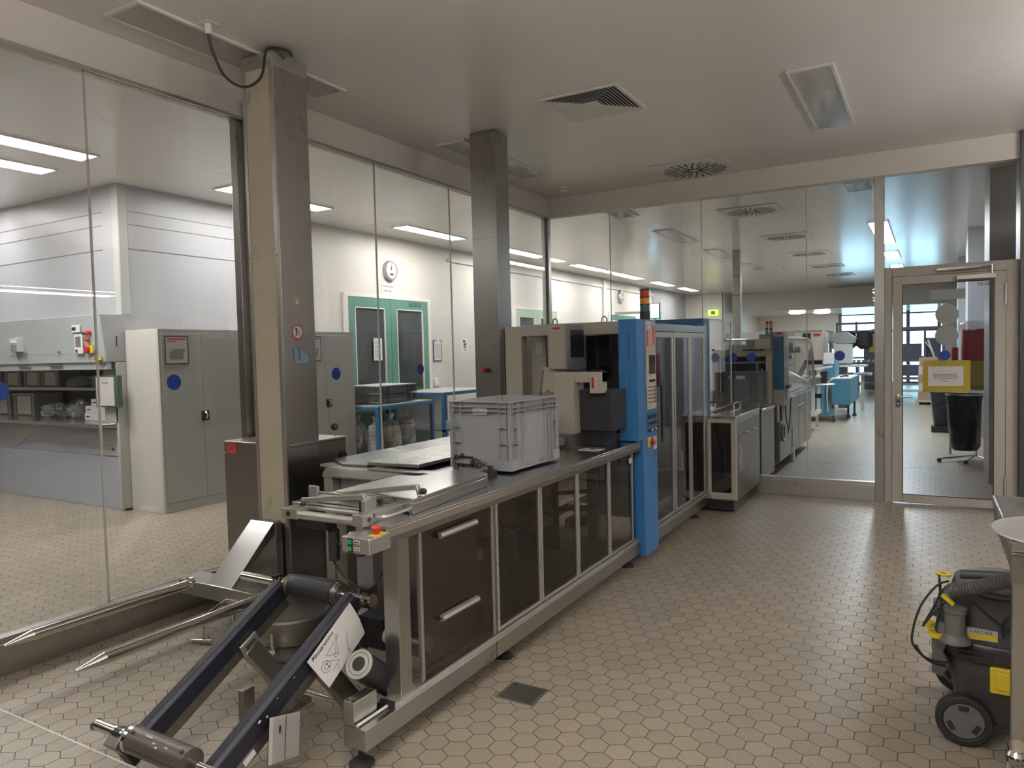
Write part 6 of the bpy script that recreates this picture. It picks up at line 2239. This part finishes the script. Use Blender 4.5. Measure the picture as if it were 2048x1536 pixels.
# two signal towers
for (x, y, seq) in ((-1.585, 8.5, ('red', 'orange', 'greenl', 'greenl')), (-1.545, 8.52, ('red', 'yellow', 'teal', 'teal'))):
    z = 1.606
    tw = MB().cyl((x, y, z), (x, y, z + .004), .022).build('signal_tower', 'black', m2)
    for mt in seq[::-1]:
        MB().cyl((x, y, z + .004), (x, y, z + .036), .017, n=20).build('lamp_segment', mt, tw)
        z += .036
# glazed film section: arched clear cover, rolls, hopper
m = MB()
arc = [(9.05, 1.0), (9.05, 1.56)]
prof = [(9.1 + 1.9 * t_, 1.56 + .01 * math.sin(t_ * PI)) for t_ in (0, .3, .6, .85)]
for i in range(7):
    a = PI / 2 * (1 - i / 6)
    prof.append((11.0 + .55 * math.cos(a), 1.18 + .38 * math.sin(a)))
prof += [(11.75, .86)]
for (p, q_) in zip(prof[:-1], prof[1:]):
    m.poly([(-1.50, p[0], p[1]), (-1.50, q_[0], q_[1]), (-2.2, q_[0], q_[1]), (-2.2, p[0], p[1]),
            (-1.50, p[0], p[1] - .008), (-1.50, q_[0], q_[1] - .008), (-2.2, q_[0], q_[1] - .008), (-2.2, p[0], p[1] - .008)],
           [(0, 1, 2, 3), (7, 6, 5, 4), (0, 4, 5, 1), (3, 2, 6, 7)])
m.build('arched_cover', 'clearguard', m2, smooth=False)
m = MB()
m.tube([(-1.50, y, z) for y, z in prof], .016, n=8, smooth=0)
m.tube([(-2.2, y, z) for y, z in prof], .016, n=8, smooth=0)
m.build('cover_edge', 'aluface', m2)
for i, (y, z, r) in enumerate(((10.3, 1.46, .06), (10.2, 1.33, .035), (10.9, 1.42, .05))):
    MB().cyl((-2.15, y, z), (-1.58, y, z), r, n=24).build('film_roll', 'white' if i else 'cablight', m2)
m = MB()
m.box(-2.15, -2.10, 9.1, 11.4, .83, 1.5)
m.box(-1.7, -1.66, 9.5, 9.56, .83, 1.45)
m.box(-1.75, -1.70, 10.5, 10.56, .83, 1.40)
m.box(-2.1, -1.6, 9.6, 10.6, 1.20, 1.25)
m.build('inner_frame', 'steelD', m2)
m = MB()
m.prism([(9.0, .86), (9.0, 1.18), (9.15, 1.18), (10.9, .98), (10.9, .86)], 'X', -1.512, -1.505)
m.build('hopper_pane', 'clearguard', m2, smooth=False)
MB().prism([(9.0, .835), (9.0, 1.10), (10.8, .93), (10.8, .835)], 'X', -1.80, -1.70).build('hopper', 'steelT', m2)
m = MB()
m.tube([(-1.50, 9.0, 1.20), (-1.50, 9.2, 1.18), (-1.50, 11.0, .97)], .008, n=6)
m.tube([(-1.48, 9.0, .87), (-1.48, 11.0, .90)], .008, n=6)
m.tube([(-1.495, 9.9, .70), (-1.46, 9.9, .70), (-1.46, 10.4, .72), (-1.495, 10.4, .72)], .006, n=6, smooth=1)
m.build('rail', 'chrome', m2)
# clear film reel with black hub
fr_ = MB()
fr_.ring((-1.56, 11.6, 1.22), (-1.55, 11.6, 1.22), .25, .04, n=48)
rl2 = fr_.build('film_reel', 'clearguard', m2, smooth=False)
m = MB()
m.ring((-1.553, 11.6, 1.22), (-1.548, 11.6, 1.22), .255, .245, n=48)
m.build('reel_rim', 'white', rl2)
MB().cyl((-1.62, 11.6, 1.22), (-1.38, 11.6, 1.22), .035, n=24).build('reel_hub', 'rubber', m2)
MB().bar((-1.75, 11.35, .86), (-1.6, 11.6, 1.22), .05, .05).build('reel_post', 'aluface', m2)

# ---- feeding stand with rolls in the middle
fs = thing('feed_stand', 'white framed feed stand with rods beyond the glass joint', 'feed stand', (-1.7, 13.4, 0))
m = MB()
for (x, y) in ((-1.83, 13.05), (-1.70, 13.05), (-1.83, 13.75), (-1.70, 13.75)):
    m.bar((x, y, .30), (x, y, .92), .05, .05, up=(0, 1, 0))
m.box(-1.86, -1.66, 13.0, 13.8, .28, .34)
m.build('frame', 'white', fs)
for (x, y) in ((-1.80, 13.08), (-1.72, 13.7)):
    m = MB()
    m.cyl((x, y, .01), (x, y, .28), .022)
    m.lathe((x, y, 0), [(.045, 0), (.04, .02), (.015, .035)], n=20)
    m.build('foot', 'chrome', fs)
B(-1.95, -1.6, 12.9, 13.9, .92, .95).build('round_tray', 'alu', fs)
MB().lathe((-1.70, 13.3, .80), [(.30, 0), (.32, .008), (.30, .016)], n=40).build('disc_tray', 'alu', fs)
m = MB()
m.cyl((-1.72, 13.2, .96), (-1.72, 13.2, 1.05), .06)
m.box(-1.78, -1.70, 13.3, 13.4, .35, .60)
m.cyl((-1.86, 13.4, .6), (-1.60, 13.4, .6), .04)
m.build('gear_unit', 'black', fs)
MB().bar((-1.95, 13.3, 1.02), (-1.45, 13.5, 1.10), .04, .03).build('feed_arm', 'white', fs)
B(-1.62, -1.52, 13.35, 13.5, .82, 1.02).build('dark_canister', 'rubber', fs)

# ---- teal console machine and its cabinet on legs
tc_ = thing('teal_machine', 'teal painted console machine standing in the hall aisle', 'machine', (-1.6, 15.6, 0))
B(-1.62, -1.30, 15.0, 16.6, 0.33, 0.82).build('cabinet', 'teal', tc_, bevel=0.01)
B(-1.63, -1.29, 14.99, 16.62, 0.82, 0.84).build('cabinet_top', 'paper', tc_)
for (x, y) in ((-1.60, 15.0), (-1.42, 15.9), (-1.34, 16.3)):
    m = MB()
    m.cyl((x, y + .05, .06), (x, y + .05, .34), .02)
    m.lathe((x, y + .05, 0), [(.04, 0), (.04, .05), (.02, .07)], n=16)
    m.build('leg', 'rubber', tc_)
B(-1.72, -1.58, 15.0, 15.12, .12, .25).build('leg_block', 'teal', tc_)
MB().prism([(15.2, .84), (15.2, 1.15), (15.28, 1.30), (15.9, 1.30), (15.9, .84)], 'X', -1.80, -1.58).build('console', 'teal', tc_, bevel=0.006)
MB().quad((-1.79, 15.19, 1.10), (-1.60, 15.19, 1.10), (-1.60, 15.27, 1.32), (-1.79, 15.27, 1.32), .008).build('console_face', 'papera', tc_)
B(-2.3, -1.75, 15.0, 16.4, .12, .78).build('lower_body', 'teal', tc_)
MB().tube([(-1.60, 15.0, .82), (-1.68, 14.97, .75), (-1.70, 14.96, .5), (-1.68, 14.98, .2)], .012, n=8, smooth=4).build('hose', 'cablight', tc_)
MB().tube([(-1.50, 15.4, .845), (-1.44, 15.5, .87), (-1.40, 15.6, .855), (-1.46, 15.7, .85)], .02, n=8, smooth=3).build('coiled_cable', 'black', tc_)

# ---- third machine: tall beige case with swivel arm
m3 = thing('third_machine', 'tall beige and steel machine with swivel arm near the hall windows', 'machine', (-2.3, 17.6, 0))
B(-2.6, -1.95, 17.2, 18.2, .05, 1.75).build('case', 'beige', m3, bevel=0.01)
B(-2.45, -2.28, 17.19, 17.2, 1.58, 1.74).build('display', 'black', m3)
B(-2.22, -2.08, 17.19, 17.2, 1.67, 1.73).build('red_nameplate', 'red', m3)
MB().prism([(17.0, 1.05), (17.0, 1.45), (17.3, 1.78), (18.2, 1.78), (18.2, 1.05)], 'X', -2.0, -1.92).build('clear_side', 'clearguard', m3, smooth=False)
MB().prism([(-1.95, 1.55), (-1.90, 1.72), (-1.60, 1.75), (-1.42, 1.62), (-1.45, 1.50), (-1.75, 1.48)], 'Y', 17.6, 18.0).build('swivel_arm', 'screengrey', m3, bevel=0.01)
B(-1.82, -1.50, 17.6, 18.0, 1.05, 1.48).build('arm_case', 'cabgrey', m3, bevel=0.008)
B(-1.78, -1.60, 17.7, 18.0, 0.05, 1.05).build('arm_post', 'steelD', m3)
m = MB()
for x, z in ((-1.78, 1.22), (-1.74, 1.22)):
    m.lathe((x, 17.6, z), [(.015, 0), (.015, .01)], axis=(0, -1, 0), n=12)
m.build('button', 'ink', m3)
B(-1.80, -1.20, 17.3, 18.1, .98, 1.02).build('side_table', 'papera', m3)
B(-1.45, -1.10, 17.2, 17.8, .80, .84).build('lower_table', 'steelX', m3)
B(-1.30, -1.24, 17.4, 17.5, .02, .80).build('table_leg', 'beige', m3)
# dark twin motors against the window
tm = thing('dark_twin_drives', 'two dark drum-shaped drives silhouetted against the hall windows', 'machine', (-1.65, 22.4, 0))
for i, (x, r) in enumerate(((-1.98, .20), (-1.58, .21))):
    m = MB()
    m.lathe((x, 22.4, 1.35), [(r * .5, -.02), (r, .08), (r * 1.02, .30), (r * .9, .44), (r * .3, .48)], n=28)
    m.build('drum', 'rubber', tm)
m = MB()
m.cyl((-1.78, 22.4, 1.75), (-1.78, 22.4, 2.10), .03)
m.box(-2.3, -1.3, 22.38, 22.44, 2.02, 2.08)
m.box(-2.3, -2.25, 22.38, 22.44, 0, 2.05)
m.box(-1.33, -1.28, 22.38, 22.44, 0, 2.05)
m.build('gantry', 'winframe', tm)
# roller conveyor deep in the hall
rc = thing('roller_conveyor', 'lilac-grey roller conveyor in front of the hall windows', 'conveyor', (-1.9, 24.5, 0))
m = MB()
for z in (.25, .55, .86):
    m.box(-2.5, -1.35, 24.2, 24.9, z, z + .06)
for x in (-2.5, -1.95, -1.40):
    m.box(x, x + .06, 24.2, 24.9, 0, .86)
m.build('frame', 'violet', rc)
m = MB()
for i in range(8):
    m.cyl((-2.45 + i * .14, 24.2, .96), (-2.45 + i * .14, 24.9, .96), .035, n=12)
m.build('roller', 'paper', rc)
t = thing('slate_cabinet', 'tall slate-grey switch cabinet beside the far windows', 'cabinet', (-1.72, 26.3, 0))
B(-1.86, -1.45, 26.1, 26.6, 0, 1.42).build('body', 'slate', t)
B(-1.70, -1.55, 26.09, 26.1, 1.20, 1.38).build('warning_sticker', 'yellow', t)
B(-1.66, -1.54, 26.2, 26.4, 1.42, 1.95).build('top_box', 'papera', t)
B(-1.63, -1.57, 26.19, 26.2, 1.78, 1.88).build('display', 'black', t)

# ---- seen through the door
t = thing('case_packer', 'open-framed case packing machine seen through the glass door', 'machine', (-.4, 23.5, 0))
m = MB()
for x in (-.78, -.15, .30):
    m.box(x, x + .06, 23.0, 23.1, 0, 1.9)
for z in (.45, .95, 1.85):
    m.box(-.78, .36, 23.0, 23.1, z, z + .07)
m.build('frame', 'slate', t)
m = MB()
m.box(-.70, -.20, 23.3, 23.8, .98, 1.45)
m.box(-.15, .25, 23.4, 23.9, 1.05, 1.60)
m.box(-.72, -.2, 23.2, 23.8, .55, .85)
m.build('drive_unit', 'violet', t)
m = MB()
m.bar((-.05, 22.9, 1.55), (.16, 22.9, .90), .05, .05)
m.bar((-.12, 22.9, 1.50), (.06, 22.9, 1.25), .03, .03)
m.bar((-.65, 22.9, .15), (-.25, 22.9, .15), .08, .06)
m.build('link_arm', 'alu', t)
# pallet with cartons
struct(B(-5.6, -2.75, 23.2, 23.3, 0, 1.92).build('wall_low', 'wallgrey'))
t = thing('pallet', 'wooden pallet under the cartons seen through the door', 'pallet', (0.05, 19.8, 0))
m = MB()
for z in (0.0, .11):
    m.box(-.30, .42, 19.3, 20.3, z, z + .025)
for x in (-.30, .02, .34):
    m.box(x, x + .08, 19.3, 20.3, .025, .11)
m.build('boards', 'wood', t)
for i in range(5):
    z = .137 + i * .196
    dx = (.0, .01, -.005, .008, .02)[i]
    tag(B(-.24 + dx, .14 + dx, 19.4, 19.9, z, z + .194).build('carton', 'cardboard' if i % 2 == 0 else 'cablight', bevel=0.004),
        ['brown carton at the bottom of the pallet stack', 'pale carton second from the bottom on the pallet', 'brown carton in the middle of the pallet stack', 'pale carton second from the top on the pallet', 'brown carton on top of the pallet stack'][i],
        'carton', 'cartons stacked on the pallet')
# bag stands
bs = thing('bin_bag_stand', 'tall navy bin bag on a wire stand behind the glass door', 'bin stand', (0.38, 10.5, 0))
m = MB()
from mathutils import noise
m.lathe((0.375, 10.5, .14), [(.14, 0), (.165, .05), (.17, .35), (.19, .60), (.20, .66), (.205, .68)], n=40)
for v in m.bm.verts:
    d = v.co - V(.375, 10.5, v.co.z)
    v.co = V(.375, 10.5, v.co.z) + d * (1 + .16 * noise.noise(V(v.co.x * 9, v.co.y * 9, v.co.z * 3)))
m.build('bag', 'bagblack', bs)
m = MB()
m.ring((.375, 10.5, .815), (.375, 10.5, .83), .215, .195)
m.cyl((.50, 10.70, .05), (.50, 10.70, .83), .012)
m.tube([(.375, 10.2, .03), (.50, 10.7, .05), (.60, 10.5, .03)], .012, n=8, smooth=0)
m.tube([(.10, 10.30, .04), (.50, 10.7, .05)], .012, n=8, smooth=0)
m.build('stand', 'chrome', bs)
m = MB()
for p in ((.10, 10.30, .03), (.375, 10.2, .03), (.60, 10.5, .03)):
    m.cyl((p[0], p[1] - .012, .026), (p[0], p[1] + .012, .026), .025, n=18)
m.build('castor', 'rubber', bs)
t = thing('bin_bag_stand', 'smaller dark bin cart farther behind the glass door', 'bin stand', (0.17, 13.8, 0))
m = MB()
m.lathe((0.16, 13.8, .10), [(.10, 0), (.11, .05), (.15, .50), (.16, .56)], n=28)
m.build('bag', 'bagblack', t)
B(.02, .30, 13.65, 13.95, .02, .10).build('base', 'rubber', t)
# wrapped coloured bundles hanging above
for (nm, mt, x0, x1, y0, y1, z0, z1, lab) in (('film_bundle', 'wrapred', .335, .60, 10.45, 10.75, 1.24, 1.62, 'dark red film bundle in clear wrap behind the door'),
                                             ('film_bundle', 'wrapyel', .325, .60, 10.46, 10.74, .90, 1.236, 'yellow film bundle below the dark red one'),
                                             ('film_bundle', 'wrapred', .235, .318, 10.9, 11.1, .90, 1.40, 'narrow bright red film bundle beside the grey round sticker')):
    t = thing(nm, lab, 'film bundle', ((x0 + x1) / 2, (y0 + y1) / 2, z0), 'wrapped film bundles behind the door')
    m = shell(MB(), [((x0 + x1) / 2, (y0 + y1) / 2, (x1 - x0) / 2 * s, (y1 - y0) / 2 * s, z0 + (z1 - z0) * k) for k, s in ((0, .95), (.04, 1), (.96, 1), (1, .95))], p=6)
    m.build('body', mt, t)
    if z1 > 1.6:
        m = MB()
        m.lathe(((x0 + x1) / 2, (y0 + y1) / 2, z1 - .02), [(.165, 0), (.17, .04), (.15, .09), (.10, .125), (.03, .13)], n=24)
        for v in m.bm.verts:
            d = v.co - V((x0 + x1) / 2, (y0 + y1) / 2, v.co.z)
            v.co = V((x0 + x1) / 2, (y0 + y1) / 2, v.co.z) + d * (1 + .25 * noise.noise(v.co * 17))
        m.build('crumpled_wrap', 'bag', t, smooth=False)
t = thing('bundle_rack', 'steel rack carrying the wrapped film bundles', 'rack', (0.43, 10.8, 0))
m = MB()
m.box(.22, .62, 10.40, 11.12, .875, .897)
for (x, y) in ((.22, 11.09), (.60, 11.09), (.60, 10.78)):
    m.box(x, x + .025, y, y + .025, 0, .875)
m.build('frame', 'steelD', t)
# dark crate standing on the outfeed behind the glass
euro_crate('storage_crate', 0.36, 0.50, 0.37, 'crated', 'dark grey crate behind the hall glass on a steel stand', (-1.70, 7.93, 0.835), 0.0)
t = thing('crate_stand', 'steel stand behind the hall glass carrying the dark grey crate', 'stand', (-1.7, 8.05, 0))
B(-2.3, -1.475, 7.62, 8.35, 0.80, 0.833).build('tabletop', 'steelT', t, bevel=0.003)
B(-2.3, -1.485, 7.63, 8.33, 0.10, 0.80).build('cabinet', 'steelD', t, bevel=0.003)
B(-2.2, -1.55, 7.7, 8.28, 0.01, 0.10).build('plinth', 'black', t)
